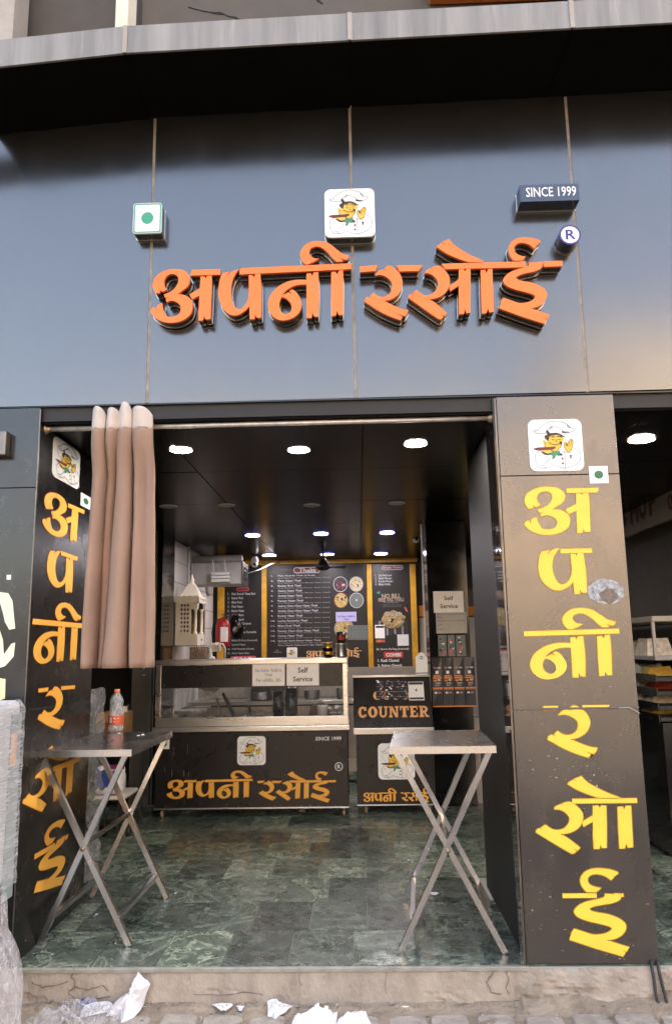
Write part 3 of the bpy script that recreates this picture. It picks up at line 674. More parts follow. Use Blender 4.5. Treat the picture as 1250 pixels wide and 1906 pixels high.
m_ = MB(); m_.prism(ell(c.x, c.z, rx, rx, 32), XZ(0), .1001, .1, 'ink_blue', 'ink_blue'); m_.prism(ell(c.x, c.z, rx*.84, rx*.84, 32), XZ(0), .1012, .1, 'white_sign', 'white_sign'); m_.build('face', t)
m_ = MB(); text(m_, 'R', XZ(0), c.x-.024, c.z-.028, c.x+.030, c.z+.030, 'ink_blue', .1016, .02); m_.build('letter', t)
m_ = MB(); m_.lathe((c.x, 0, c.z), [(rx+.003, -.012), (rx+.003, -.004)], 'chrome', 32, 'y'); m_.build('back_rim', t)

# ================================================================== PILLARS
def glyph_parts(parent, loops, mp, d, face, edge, e=.004, name='letter'):
    for L in loops:
        m_ = MB(); m_.prism(grow(L, e), mp, d, d-.0008, edge, edge); m_.prism(L, mp, d+.0008, d-.0001, face, face); m_.build(name, parent)
def veg(parent, mp, u0, v0, u1, v1, d):
    m_ = MB(); m_.prism([(u0,v0),(u1,v0),(u1,v1),(u0,v1)], mp, d+.001, d, 'white_sign', 'white_sign')
    m_.prism(ell((u0+u1)/2, (v0+v1)/2, (u1-u0)*.24, (v1-v0)*.24, 20), mp, d+.0018, d, 'veg_dot', 'veg_dot'); m_.build('vegetarian_mark', parent)
PX0, PX1 = .764, 1.386
rp = thing('right_pillar', 'broad brown clad pillar with yellow lettering right of the opening', 'pillar', (1.07,.3,0))
zs = [.003, U(1070,1318,1,0).z, U(1040,884,1,0).z, 2.808]
for i in range(3):
    MB().box((PX0+.002, 0, zs[i]+.002), (PX1, .012, zs[i+1]-.002), 'pillar_cladding', .0015).build('front_panel', rp)
MB().box((PX0+.01,.0121,.0), (PX1-.005,1.2,2.72), 'black_matt').build('core', rp)
m_ = MB(); m_.hexa([(PX0-.004,.0005,.0), (PX0+.0015,.0005,.0), (PX0+.09,1.25,0), (PX0+.085,1.25,0)], [(PX0-.022,.0005,2.80), (PX0-.012,.0005,2.80), (PX0+.09,1.25,2.72), (PX0+.072,1.25,2.72)], 'granite'); m_.build('inner_side', rp)
MB().box((PX0-.012,-.004,.0), (PX0-.003,.003,2.8), 'steel_dark').build('corner_edge', rp)
MB().box((PX0,-.006,zs[1]-.006), (PX1+.002,-.0005,zs[1]+.004), 'pillar_cladding', .002).build('joint_strip', rp)
MB().tube([(PX1-.1,-.005,zs[1]-.002), (PX1-.05,-.010,zs[1]), (PX1,-.008,zs[1]-.03)], .003, 'plaster', 6).build('torn_edge', rp)
mpf = XZ(0)
def pr(z, x0, y0, x1, y1, mid=None):   # rectangle given in the zoomed crop z = (ox, oy, s)
    return pix_rect(z[0]+x0/z[2], z[1]+y0/z[2], z[0]+x1/z[2], z[1]+y1/z[2], 1, 0)
ZA = (900,730,3.231); ZB = (900,1300,3.146)
rc = pr(ZA, 268, 165, 592, 475); chef_plate(rp, mpf, rc[0], rc[1], rc[2], rc[3], .001)
rc = pr(ZA, 632, 445, 745, 548); veg(rp, mpf, rc[0], rc[1], rc[2], rc[3], .001)
def bar(parent, mp, rc, d, face, edge, sl=.0):
    h = rc[3]-rc[1]; glyph_parts(parent, [[(rc[0], rc[1]), (rc[2]-sl, rc[1]), (rc[2], rc[3]), (rc[0], rc[3])]], mp, d, face, edge, .003)
YE = ('yellow', 'yellow_edge')
glyph_parts(rp, place_glyphs(LET['a'], ['a1','a2'], pr(ZA, 237, 568, 635, 857)), mpf, .002, *YE); bar(rp, mpf, pr(ZA, 495, 578, 690, 604), .002, *YE, .01)
glyph_parts(rp, place_glyphs(LET['p'], ['p1'], pr(ZA, 328, 938, 610, 1215)), mpf, .002, *YE); bar(rp, mpf, pr(ZA, 458, 942, 648, 967), .002, *YE)
glyph_parts(rp, place_glyphs(LET['n'], LET['n'], pr(ZA, 270, 1300, 800, 1725)), mpf, .002, *YE)
m_ = rc = pr(ZA, 238, 1428, 812, 1462); glyph_parts(rp, [[(rc[0], rc[1]), (rc[2], rc[1]+.006), (rc[2], rc[3]), (rc[0], rc[3]-.006)]], mpf, .0028, *YE)
glyph_parts(rp, place_glyphs(LET['r'], ['r1'], pr(ZB, 368, 42, 655, 347)), mpf, .002, *YE); bar(rp, mpf, pr(ZB, 345, 45, 437, 66), .002, *YE, .012); bar(rp, mpf, pr(ZB, 575, 40, 735, 61), .002, *YE, .012)
glyph_parts(rp, place_glyphs(LET['s'], LET['s'], pr(ZB, 297, 455, 862, 907)), mpf, .002, *YE); bar(rp, mpf, pr(ZB, 515, 586, 895, 612), .0028, *YE)
glyph_parts(rp, place_glyphs(LET['i'], LET['i'], pr(ZB, 488, 995, 833, 1510)), mpf, .002, *YE); bar(rp, mpf, pr(ZB, 458, 1142, 658, 1166), .0028, *YE); bar(rp, mpf, pr(ZB, 795, 1142, 815, 1160), .002, *YE)
# torn glue mark, scratches
m_ = MB(); c0 = U(1126, 1101, 1, 0); rng = random.Random(3)
K('glue', (.33,.34,.35), .45, noise=.6, nscale=40, bump=.5, bscale=120)
K('glue_rust', (.17,.13,.10), .7, noise=.4, nscale=60)
O = [(c0.x+.093*math.cos(t)*rng.uniform(.95,1.04), c0.z+.064*math.sin(t)*rng.uniform(.94,1.05)) for t in [2*math.pi*k/30 for k in range(30)]]
I = [(c0.x+.012+.045*math.cos(t)*rng.uniform(.85,1.15), c0.z-.022+.038*math.sin(t)*rng.uniform(.8,1.15)) for t in [2*math.pi*k/22 for k in range(22)]]
m_.prism(O, mpf, .0034, .0005, 'glue', 'glue'); m_.prism(I, mpf, .0042, .003, 'glue_rust', 'glue_rust'); m_.build('glue_mark', rp)
m_ = MB()
def fleck(m_, mp, x, z, s, m, d):
    n = rng.randint(4, 7); a0 = rng.uniform(0, 6); st = rng.uniform(.25, 1)
    L = [(x+s*math.cos(a0+6.283*k/n)*rng.uniform(.5, 1), z+s*st*math.sin(a0+6.283*k/n)*rng.uniform(.4, 1)) for k in range(n)]
    m_.prism(L, mp, d, d-.0005, m)
for i in range(240):
    r_ = rng.random()
    if r_ < .33: x, y = rng.gauss(1060, 60), rng.gauss(1432, 15)
    elif r_ < .6: x, y = rng.uniform(965, 1215), rng.uniform(1680, 1790)
    else: x, y = rng.uniform(965, 1200), rng.uniform(1180, 1790)
    q = U(x, y, 1, 0)
    if q.x < PX0+.02 or q.x > PX1-.01: continue
    fleck(m_, mpf, q.x, q.z, rng.choice([.0015,.002,.0025,.004,.007]), rng.choice(['plaster','plaster','glue','glue','glue_rust','pillar_cladding']), .0016)
m_.build('scratches', rp)
# wires hanging under the pillar
for k, (x, xx) in enumerate(((1.345, 1.352), (1.375, 1.392))):
    tag(MB().tube([(x,-.005,.02), (x+.002,-.02,-.04), (xx-.006,-.035,-.11), (xx,-.05,-.165), (xx+.012,-.07,-.17)], .0075, 'wire', 8).tube([(xx-.012,-.045,-.155), (xx+.012,-.052,-.175)], .014, 'wire', 6).build('cable'),
        'black cable hanging under the right pillar, the %s of two' % ('one nearer the shop opening' if k == 0 else 'one nearer the outer pillar edge'), 'cable')

# left pillar: front cladding and the long inner face with lettering
LX = -1.700
lp = thing('left_pillar', 'dark pillar with grey front and amber lettering on its inner face', 'pillar', (-2.0,.4,0))
zl = U(30, 908, 1, 0).z
MB().box((-2.9,0,.003), (LX-.006,.012,zl-.002), 'left_cladding', .0015).build('front_panel', lp); MB().box((-2.9,0,zl+.002), (LX-.006,.012,2.808), 'left_cladding', .0015).build('front_panel', lp)
MB().box((-2.9,.0121,0), (LX-.004,.96,2.72), 'black_matt').build('core', lp)
MB().box((LX-.0035,.004,0), (LX,.965,U(110,1312,0,LX).z), 'inner_gloss', .0012).build('inner_panel', lp)
MB().box((LX-.0035,.004,U(110,1312,0,LX).z+.003), (LX,.965,2.72), 'inner_gloss', .0012).build('inner_panel', lp)
MB().box((LX-.006,-.006,0), (LX-.0002,.0035,2.80), 'steel_dark', .001).build('corner_edge', lp)
mpl = XF(LX)
def lr(z, l, r, t, b):      # left, right, top, bottom points of a shape on the inner face, in crop pixels
    q = lambda p: U(z[0]+p[0]/z[2], z[1]+p[1]/z[2], 0, LX)
    return (q(l).y, q(b).z, q(r).y, q(t).z)
ZC = (0,740,3.403); ZD = (0,1250,2.906); AM = ('amber', 'amber_edge')
rc = lr(ZC, (332,400), (503,450), (420,290), (420,545)); chef_plate(lp, mpl, rc[0], rc[1], rc[2], rc[3], .0006, .003)
rc = lr(ZC, (511,650), (575,660), (540,615), (540,697)); veg(lp, mpl, rc[0], rc[1], rc[2], rc[3], .0006)
def lbar(z, p0, p1, th, name='letter'):
    q = lambda p: U(z[0]+p[0]/z[2], z[1]+p[1]/z[2], 0, LX)
    a, b = q(p0), q(p1); glyph_parts(lp, [[(a.y, a.z-th/2), (b.y, b.z-th/2), (b.y+.01, b.z+th/2), (a.y, a.z+th/2)]], mpl, .0026, *AM, .003)
glyph_parts(lp, place_glyphs(LET['a'], ['a1','a2'], lr(ZC, (268,785), (490,830), (345,603), (380,887))), mpl, .002, *AM); lbar(ZC, (430,682), (530,725), .022)
glyph_parts(lp, place_glyphs(LET['p'], ['p1'], lr(ZC, (297,1080), (460,1130), (345,962), (400,1230))), mpl, .002, *AM); lbar(ZC, (385,984), (487,1022), .022)
glyph_parts(lp, place_glyphs(LET['n'], ['n1'], lr(ZC, (212,1590), (407,1560), (300,1445), (300,1685))), mpl, .002, *AM); lbar(ZC, (205,1418), (560,1450), .026)
glyph_parts(lp, place_glyphs(LET['r'], ['r1'], lr(ZD, (205,240), (347,290), (295,83), (300,318))), mpl, .002, *AM); lbar(ZD, (207,103), (257,97), .018); lbar(ZD, (330,90), (402,84), .018)
glyph_parts(lp, place_glyphs(LET['s'], ['s1'], lr(ZD, (120,735), (268,620), (200,542), (200,768))), mpl, .002, *AM); lbar(ZD, (285,530), (435,470), .026)
glyph_parts(lp, place_glyphs(LET['i'], ['i1','i2'], lr(ZD, (183,1170), (352,1100), (300,815), (280,1195))), mpl, .002, *AM); lbar(ZD, (185,1003), (292,940), .022); lbar(ZD, (352,900), (364,892), .02)
m_ = MB()
for i in range(120):
    y = rng.uniform(.02, .9); z = rng.choice([rng.uniform(.0, .35), rng.uniform(.9, 1.15), rng.uniform(0, 1.6)])
    fleck(m_, mpl, y, z, rng.choice([.002,.003,.005]), rng.choice(['plaster','glue']), .0012)
m_.build('scratches', lp)
# torn paper and leaflets pasted on the left pillar front
q = lambda x, y: (U(x, y, 1, 0).x, U(x, y, 1, 0).z)
def decal(name, pts, m, label, cat, d=.0015):
    m_ = MB(); m_.prism([q(*p) for p in pts], mpf, d, d-.0008, m, m); return tag(m_.build(name), label, cat)
K('pale_green', (.70,.78,.55), .7, noise=.05, nscale=10); K('pale_yellow', (.74,.74,.42), .7, noise=.05)
decal('torn_poster', [(0,1102),(16,1104),(24,1118),(29,1170),(18,1172),(10,1158),(6,1140),(0,1120)], 'pale_green', 'upper torn scrap of pale poster stuck on the left pillar front', 'paper')
decal('torn_poster', [(0,1172),(6,1190),(8,1218),(22,1198),(29,1196),(26,1222),(10,1240),(0,1243)], 'pale_green', 'lower torn scrap of pale poster stuck on the left pillar front', 'paper')
decal('leaflet', [(0,1262),(11,1264),(10,1300),(0,1304)], 'pale_yellow', 'yellowish leaflet on the left pillar just above the wrapped appliance', 'leaflet')
decal('small_sticker', [(13,1070),(21,1070),(21,1079),(13,1079)], 'print_white', 'tiny white square sticker on the left pillar front', 'sticker')
a = U(0, 830, 1, -.03); MB()
tag(MB().box((-2.1,-.06,U(5,850,1,-.03).z), (U(11,830,1,-.06).x,-.002,U(5,804,1,-.03).z), 'steel_dark', .008).build('wall_box'), 'grey box cut by the left picture edge on the left pillar front', 'wall box')

# ================================================================== CURTAIN AND ROD
rz0, rz1 = 2.703, 2.709
rod = thing('curtain_rod', 'thin pale metal curtain rod across the opening', 'curtain rod', (-.5,.062,2.7))
MB().tube([(LX+.005,.062,rz0), (.742,.062,rz1)], .0135, 'rod', 10).build('pole', rod)
MB().lathe((LX+.0,.062,rz0), [(.0,.002), (.028,.002), (.028,.008), (.018,.012), (.016,.035)], 'bolt', 14, 'x').build('bracket', rod)
MB().lathe((.752,.062,rz1), [(.0,-.002), (.028,-.002), (.028,-.01), (.016,-.03)], 'bolt', 14, 'x').build('bracket', rod)
ct = thing('curtain', 'brown curtain gathered in four folds at the left of the opening', 'curtain', (-1.35,.06,1.4))
folds = [(176,203,147,173,.0,-.07), (203,225,170,189,.035,-.035), (226,250,187,239,.0,-.08), (248,287,238,285,.0,-.07)]
def curtain(z0, z1, nz, m, name, lift=False):
    m_ = MB(); cols = []
    for fi, (ta, tb, ba, bb, yb, amp) in enumerate(folds):
        for k in range(13):
            t = k/12; cols.append((ta+(tb-ta)*t, ba+(bb-ba)*t, yb+.085+amp*math.sin(math.pi*t)**.55 + (.02*math.sin(t*9+fi) if fi == 3 else 0), t, fi))
    vs = []
    for j in range(nz+1):
        for (tx, bx, y, t, fi) in cols:
            s_ = j/nz; z = z0+(z1-z0)*s_; f = 1-(z-1.4)/(2.80-1.4)
            f2 = f**.8
            X = (U(tx, 800, 1, .05).x)*(1-f2)+(U(bx, 1240, 1, .05).x)*f2
            yy = .062+(y-.062)*(.75+.5*f)+.010*math.sin(fi*2+f*6+t*3)
            wq = min(1, max(0, (z-2.40)/.25)); wq = wq*wq*(3-2*wq); yy = yy*(1-wq)+wq*(.016-.034*math.sin(math.pi*t))
            zz = z
            if lift and j: zz += (j/nz)**2*([.030,.012,.042,.026][fi]*(1-abs(2*t-.9)**3)-.022*(t if fi in (0,3) else 0))
            if not lift: X += .0035*mnoise.noise(Vector((tx*.09, z*5, fi))); yy += .012*mnoise.noise(Vector((tx*.06, z*3.2, 4+fi)))*(1-wq)
            vs.append((X, yy, zz))
    n = len(cols)
    m_.add(vs, [(j*n+i, j*n+i+1, (j+1)*n+i+1, (j+1)*n+i) for j in range(nz) for i in range(n-1)], m, True); o = m_.build(name, ct)
    md = o.modifiers.new('thickness', 'SOLIDIFY'); md.thickness = .003
    return o
curtain(1.408, 2.685, 40, 'curtain', 'cloth'); curtain(2.676, 2.785, 6, 'curtain_header', 'header_band', True)

# ================================================================== CEILING LIGHTS
def downlight(x, y, r_, on, label, grp, far=False):
    t = thing('downlight', label, 'ceiling light', (x, y, 2.722), grp)
    MB().lathe((x, y, 2.722), [(r_*1.12, .0), (r_*1.12, -.004), (r_*1.02, -.007), (r_, -.006)], 'white_plastic' if not on else ('lamp_halo_ring' if far else 'steel'), 28).build('trim_ring', t)
    m_ = MB(); m_.prism(ell(x, y, r_, r_, 28), lambda u, v, d: (u, v, 2.722-d), .0055, .004, ('lamp_on_far' if far else 'lamp_on') if on else 'lamp_off', 'white_plastic'); m_.build('diffuser', t)
row1 = [(337,838), (556,838), (773,827)]; row3 = [(470,997), (597,994), (720,992)]; row4 = [(501,1034), (609,1032), (708,1031)]
nm = ['left', 'middle', 'right']
for (x, y), n_ in zip(row1, nm): c = U(x, y, 2, 2.718); downlight(c.x, c.y, .066, True, 'large lit round downlight nearest the street, %s one of three' % n_, 'lit ceiling downlights')
for (x, y), n_ in zip([(422,941), (580,941), (738,937)], nm): c = U(x, y, 2, 2.718); downlight(c.x, c.y, .066, False, 'unlit round downlight in the row of three unlit ones, %s one' % n_, 'unlit ceiling downlights')
c = U(314, 943, 2, 2.718); downlight(c.x, c.y, .07, False, 'unlit round ceiling disc just right of the curtain', 'unlit ceiling downlights')
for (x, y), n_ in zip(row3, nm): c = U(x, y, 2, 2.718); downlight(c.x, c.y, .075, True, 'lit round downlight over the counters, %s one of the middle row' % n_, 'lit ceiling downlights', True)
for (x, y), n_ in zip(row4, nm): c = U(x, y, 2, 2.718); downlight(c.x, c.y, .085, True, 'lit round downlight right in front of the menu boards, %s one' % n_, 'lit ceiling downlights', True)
c = U(1193, 819, 2, 2.718); downlight(c.x, c.y, .075, True, 'lit round downlight right of the right pillar', 'lit ceiling downlights')

# ================================================================== BACK WALL: MENU BOARDS
BY = 6.86
def pb(x0, y0, x1, y1, Y=BY): return pix_rect(x0, y0, x1, y1, 1, Y)
mpb = XZ(BY)
fr = thing('timber_surround', 'yellow painted timber frame round the three menu boards', 'frame', (-.5,6.87,1.0))
def fbar(x0, y0, x1, y1, name='frame_bar', e=0):
    r_ = pb(x0, y0, x1, y1); MB().box((r_[0], BY-.03-e, r_[1]), (r_[2], 6.915, r_[3]), 'frame_yellow', .006).build(name, fr)
fbar(405,1060,417.5,1262); fbar(487,1050,496.5,1262); fbar(684,1050,693.5,1262); fbar(765,1050,776,1262); fbar(437,1041,776,1049.5, e=.004)
def board(name, x0, y0, x1, y1, label):
    r_ = pb(x0, y0, x1, y1); t = thing(name, label, 'menu board', ((r_[0]+r_[2])/2, BY, r_[1]))
    MB().box((r_[0], BY, r_[1]), (r_[2], BY+.02, r_[3]), 'menu_board').build('board', t); return t
b1 = board('menu_board', 418, 1050, 487, 1262, 'narrow black bread menu board at the left of the back wall')
b2 = board('menu_board', 497, 1050, 684, 1262, 'widest black menu board listing fourteen thalis with round food photos')
b3 = board('menu_board', 694, 1050, 765, 1262, 'narrow menu board at the right headed NO BILL')
# crop pixel -> board metres
def tx(mb, s, z, x0, y0, x1, y1, m, bold=.012, Y=BY, d=.002):
    r_ = pix_rect(z[0]+x0/z[2], z[1]+y0/z[2], z[0]+x1/z[2], z[1]+y1/z[2], 1, Y); text(mb, s, XZ(Y), r_[0], r_[1], r_[2], r_[3], m, d, bold)
def pill(mb, z, x0, y0, x1, y1, m1, m2, Y=BY, rr=.5, d=.001):
    r_ = pix_rect(z[0]+x0/z[2], z[1]+y0/z[2], z[0]+x1/z[2], z[1]+y1/z[2], 1, Y); h = r_[3]-r_[1]; e = h*.12
    mb.prism(rrect(*r_, h*rr*.98), XZ(Y), d, 0, m1); mb.prism(rrect(r_[0]+e, r_[1]+e, r_[2]-e, r_[3]-e, (h-2*e)*rr*.98), XZ(Y), d+.0008, 0, m2)
Z1 = (400,1040,9.53); Z2 = (480,1040,5.682); Z3 = (690,1040,8.667)
m_ = MB(); pill(m_, Z1, 385, 510, 605, 575, 'pink', 'dark_red')
items = ['Plain Rumali Tawa Roti','Butter Roti','Missi Roti','Plain Naan','Butter Naan','Aaloo Naan','Gobhi Naan','Paneer Onion','Lacha Naan','Mint Pudina Parantha','Papad','Makki Di Roti (Seasonal)','Special Naan','Chilli Parantha (Green)','Aaloo Pyaaz Naan']
wx = [715,497,480,495,515,508,515,637,525,735,410,750,540,695,610]
for i, s in enumerate(items):
    y = 600+i*75.5; tx(m_, s, Z1, 298, y, wx[i], y+42, 'menu_white'); tx(m_, '%d.' % (i+1), Z1, 228, y+2, 256 if i < 9 else 272, y+42, 'menu_white')
pill(m_, Z1, 280, 1725, 730, 1860, 'pink', 'pink', rr=.2); tx(m_, 'PULAO', Z1, 340, 1742, 655, 1840, 'print_white', .03, d=.0025); m_.build('lettering', b1)
m_ = MB(); pill(m_, Z2, 375, 88, 660, 152, 'menu_white', 'dark_red'); tx(m_, 'Thalis', Z2, 430, 98, 610, 142, 'menu_white', .03, d=.0028)
th = [('Plain Roti Ki Thali (4 Roti)',600,'Chana Masala'),('Plain Naan Thali',455,'Chana Masala'),('Butter Roti Thali',455,'Shahi Paneer'),('Aaloo Naan Thali',463,'Chana Masala'),('Gobhi Naan Thali',467,'Chana Masala'),('Paneer Naan Thali',478,'Chana Masala'),('Aaloo Chur-Chur Naan Thali',628,'Shahi Paneer'),('Gobhi Chur-Chur Naan Thali',632,'Shahi Paneer'),('Butter Naan Thali',470,'Shahi Paneer'),('Lacha Parantha Thali',522,'Shahi Paneer'),('Missi Roti Thali',443,'Shahi Paneer'),('Paneer Chur-Chur Naan Thali',643,'Shahi Paneer'),('Onion Naan Thali',472,'Shahi Paneer'),('Special Apni Rasoi Naan Thali',663,'Shahi Paneer, Mix Veg')]
for i, (s, x1, sub) in enumerate(th):
    y = 170+i*52.9; tx(m_, s, Z2, 210, y, x1, y+19, 'menu_white', .02); tx(m_, '(Dal Makhani, %s, Raita, Salad)' % sub, Z2, 210, y+23, 760 if i < 13 else 790, y+41, 'menu_dim', .005)
    tx(m_, '%d.' % (i+1), Z2, 138, y+4, 163 if i < 9 else 185, y+21, 'menu_white', .02)
tx(m_, 'Rice, Papad, Salad and 2 Spl. Naan)', Z2, 215, 905, 690, 924, 'menu_white', .005)
w = pix_rect(480+510/5.682, 1040+940/5.682, 480+1095/5.682, 1040+1052/5.682, 1, BY)
allk = ['a1','a2','ab','p1','n1','n2','n3','nb','r1','rb1','rb2','s1','s2','s3','s4','sb','i1','i2','ib']
for L in place_glyphs(allk, allk, w): m_.prism(L, mpb, .002, .001, 'counter_text')
for (x0, y0, x1, y1) in ((240,112,370,118),(165,985,250,990),(190,965,215,975)): tx(m_, '~~~', Z2, x0, y0-3, x1, y1+5, 'dark_red' if y0 < 200 else 'menu_dim')
m_.build('lettering', b2)
r_ = pix_rect(480+305/5.682, 1040+938/5.682, 480+415/5.682, 1040+1050/5.682, 1, BY); chef_plate(b2, mpb, *r_, .001, .004, 'paper', 'paper')
def dish(parent, z, cx, cy, rx, ry, rim, fill_, n=24, Y=BY, seed=1):
    c = U(z[0]+cx/z[2], z[1]+cy/z[2], 1, Y); a = rx/z[2]/F*(Y+DIST); b = ry/z[2]/F*(Y+DIST); m_ = MB()
    m_.prism(ell(c.x, c.z, a, b, n), XZ(Y), .002, 0, rim); m_.prism(ell(c.x, c.z, a*.92, b*.92, n), XZ(Y), .0026, 0, fill_)
    rg = random.Random(seed)
    for k in range(26):
        t = rg.uniform(0, 6.28); rr = math.sqrt(rg.random())*.72; s = rg.uniform(.10, .22)
        L = [(c.x+a*(rr*math.cos(t)+s*math.cos(q_)*rg.uniform(.4, 1)), c.z+b*(rr*math.sin(t)+s*math.sin(q_)*rg.uniform(.4, 1))) for q_ in (0, 1.1, 2.3, 3.4, 4.6, 5.5)]
        m_.prism(L, XZ(Y), .003+.0002*k, 0, rg.choice([['food_a','food_c','ink'], ['magenta','menu_white','ink']][seed == 4]))
    return m_.build('dish_photo', parent)
dish(b2, Z2, 870, 270, 75, 82, 'menu_white', 'ink', seed=4); dish(b2, Z2, 1037, 268, 75, 82, 'menu_dim', 'food_c', seed=2)
dish(b2, Z2, 877, 440, 75, 82, 'dark_red', 'food_a', seed=3)
c = U(480+1040/5.682, 1040+440/5.682, 1, BY); m_ = MB(); a_ = 75/5.682/F*(BY+DIST); m_.prism(ell(c.x, c.z, a_, a_*1.08), mpb, .002, 0, 'menu_white'); m_.prism(ell(c.x, c.z, a_*.92, a_), mpb, .0028, 0, 'food_b'); m_.prism(rrect(c.x-.012, c.z-.008, c.x+.012, c.z+.016, .003), mpb, .0036, 0, 'menu_white'); m_.build('dish_photo', b2)
dish(b2, Z2, 910, 740, 105, 105, 'menu_dim', 'food_a', seed=5)
def note(name, label, z, x0, y0, x1, y1, Y, lines, m='paper', tm='print_dark', bold=.012, d=.004, rot=0):
    r_ = pix_rect(z[0]+x0/z[2], z[1]+y0/z[2], z[0]+x1/z[2], z[1]+y1/z[2], 1, Y); cx, cz = (r_[0]+r_[2])/2, (r_[1]+r_[3])/2
    w, h = r_[2]-r_[0], r_[3]-r_[1]
    def mp(u, v, dd): 
        du, dv = u-cx, v-cz; a = R(rot); k = .004*max(0, (cz-v)/(h/2))
        return (cx+du*math.cos(a)-dv*math.sin(a), Y-dd-k, cz+du*math.sin(a)+dv*math.cos(a))
    t = thing(name, label, 'notice', (cx, Y, cz))
    m_ = MB(); m_.prism([(r_[0], r_[1]), (r_[2], r_[1]), (r_[2], r_[1]+h*.5), (r_[2], r_[3]), (r_[0], r_[3]), (r_[0], r_[1]+h*.5)], mp, d, d-.001, m, m); m_.build('sheet', t)
    m_ = MB()
    for (s, fx0, fy0, fx1, fy1) in lines: text(m_, s, mp, r_[0]+w*fx0, r_[1]+h*(1-fy1), r_[0]+w*fx1, r_[1]+h*(1-fy0), tm, d+.0012, bold)
    if m_.v: m_.build('lettering', t)
    return t
K('paper_blue', (.40,.38,.62), .7)
note('menu_notice', 'pale blue notice reading No Extra Refill in Thali on the wide menu board', Z2, 822, 562, 1040, 664, BY, [('No Extra  Refill in', .1, .36, .9, .56), ('Thali', .38, .68, .63, .86)], 'paper_blue')
t = note('menu_notice', 'grey ruled card pinned on the lower right of the wide menu board', Z2, 948, 703, 1160, 858, BY, [], 'food_b', d=.012, rot=-1)
m_ = MB(); r_ = pix_rect(480+948/5.682, 1040+703/5.682, 480+1160/5.682, 1040+858/5.682, 1, BY)
for k in range(4): m_.box((r_[0]+.01, BY-.0142, r_[1]+.02+k*.03), (r_[2]-.01, BY-.0135, r_[1]+.022+k*.03), 'print_grey')
for k in range(3): m_.box((r_[0]+.03+k*.045, BY-.0142, r_[1]+.01), (r_[0]+.032+k*.045, BY-.0136, r_[3]-.01), 'print_grey')
m_.build('ruling', t)
# board 3
m_ = MB(); pill(m_, Z3, 172, 105, 518, 182, 'menu_white', 'dark_red'); tx(m_, 'Simple Thalies', Z3, 195, 120, 495, 168, 'menu_white', .01, d=.0028)
for i, (s, x1) in enumerate((('Dal Makhani',330),('Shahi Paneer',335),('Karahi Paneer',355),('Malai Kofta',315))):
    tx(m_, s, Z3, 122, 250+i*48, x1, 284+i*48, 'menu_white'); tx(m_, '%d.' % (i+1), Z3, 68, 252+i*48, 92, 286+i*48, 'menu_white')
K('menu_gold', (.34,.27,.20), .5)
tx(m_, 'NO BILL', Z3, 172, 562, 480, 638, 'menu_gold', .035); tx(m_, 'FREE VEG THALI', Z3, 122, 632, 530, 692, 'menu_gold', .03); tx(m_, 'If You Find Out', Z3, 215, 694, 445, 716, 'menu_dim')
tx(m_, 'Please ask at the counter for your bill', Z3, 190, 738, 492, 754, 'menu_dim', 0); tx(m_, 'every meal comes with a printed bill', Z3, 190, 764, 492, 780, 'menu_dim', 0)
tx(m_, '26. Sarson Ka Saag (Seasonal)', Z3, 88, 1438, 608, 1480, 'print_white', .012)
pill(m_, Z3, 205, 1500, 518, 1598, 'pink', 'red', rr=.2); K('combs_red', (.6,.04,.03), .5); pill(m_, Z3, 205, 1500, 518, 1598, 'combs_red', 'combs_red', rr=.2, d=.0024); tx(m_, 'COMBS', Z3, 240, 1520, 488, 1580, 'print_white', .05, d=.005)
for i, (s, x1) in enumerate((('1. Kadi Chawal',450),('2. Rajma Chawal',495),('3. Choley Chawal',505),('4. Kadhi Parantha',525))): tx(m_, s, Z3, 110, 1615+i*84, x1, 1665+i*84, 'print_white', .03)
m_.build('lettering', b3)
m_ = MB(); r_ = pix_rect(690+60/8.667, 1040+1000/8.667, 690+612/8.667, 1040+1240/8.667, 1, BY)
for k in range(9): a = r_[0]+(r_[2]-r_[0])*k/9; m_.quad([(a, BY-.0012, r_[1]+.015*(k % 3)), (a+.034, BY-.0012, r_[1]+.01*(k % 2)), (a+.034, BY-.0012, r_[3]), (a, BY-.0012, r_[3])], 'menu_dim' if k % 2 else 'print_dark')
m_.build('wood_photo', b3)
dish(b3, Z3, 358, 985, 198, 148, 'ink', 'food_a', seed=8)
for k, (x, y) in enumerate(((262,890),(360,870),(450,895),(505,950),(475,1030),(365,1070),(262,1030),(215,1000),(365,930))): dish(b3, Z3, x, y, 50, 36, 'food_c', ['food_c','food_a'][k % 2], seed=10+k).location.y = -.009-.0003*k
m_ = MB(); qq = lambda x, y: (lambda p: (p.x, p.z))(U(690+x/8.667, 1040+y/8.667, 1, BY)); m_.prism([qq(535,780), qq(555,775), qq(580,820), qq(598,862), qq(575,855), qq(548,820)], mpb, .002, 0, 'pink'); m_.prism([qq(85,530), qq(115,545), qq(130,515), qq(152,545), qq(138,568), qq(100,558)], mpb, .002, 0, 'scarf'); m_.build('garnish_photo', b3)
note('payment_card', 'white payment card with dark header hung on the right menu board', Z3, 65, 1068, 220, 1285, BY, [], 'paper', d=.012)
m_ = MB(); 
for y0, y1 in ((1082,1116),(1245,1268)): 
    r_ = pix_rect(690+78/8.667, 1040+y0/8.667, 690+212/8.667, 1040+y1/8.667, 1, BY); m_.box((r_[0], BY-.014, r_[1]), (r_[2], BY-.0125, r_[3]), 'print_dark')
m_.build('card_bands', bpy.data.objects['payment_card'])
tag(MB().box(*(lambda r_: ((r_[0], BY-.012, r_[1]), (r_[2], BY-.004, r_[3])))(pix_rect(690+425/8.667, 1040+1222/8.667, 690+606/8.667, 1040+1403/8.667, 1, BY)), 'print_white').build('blank_card'), 'blank white square card beside the payment card on the right menu board', 'card')
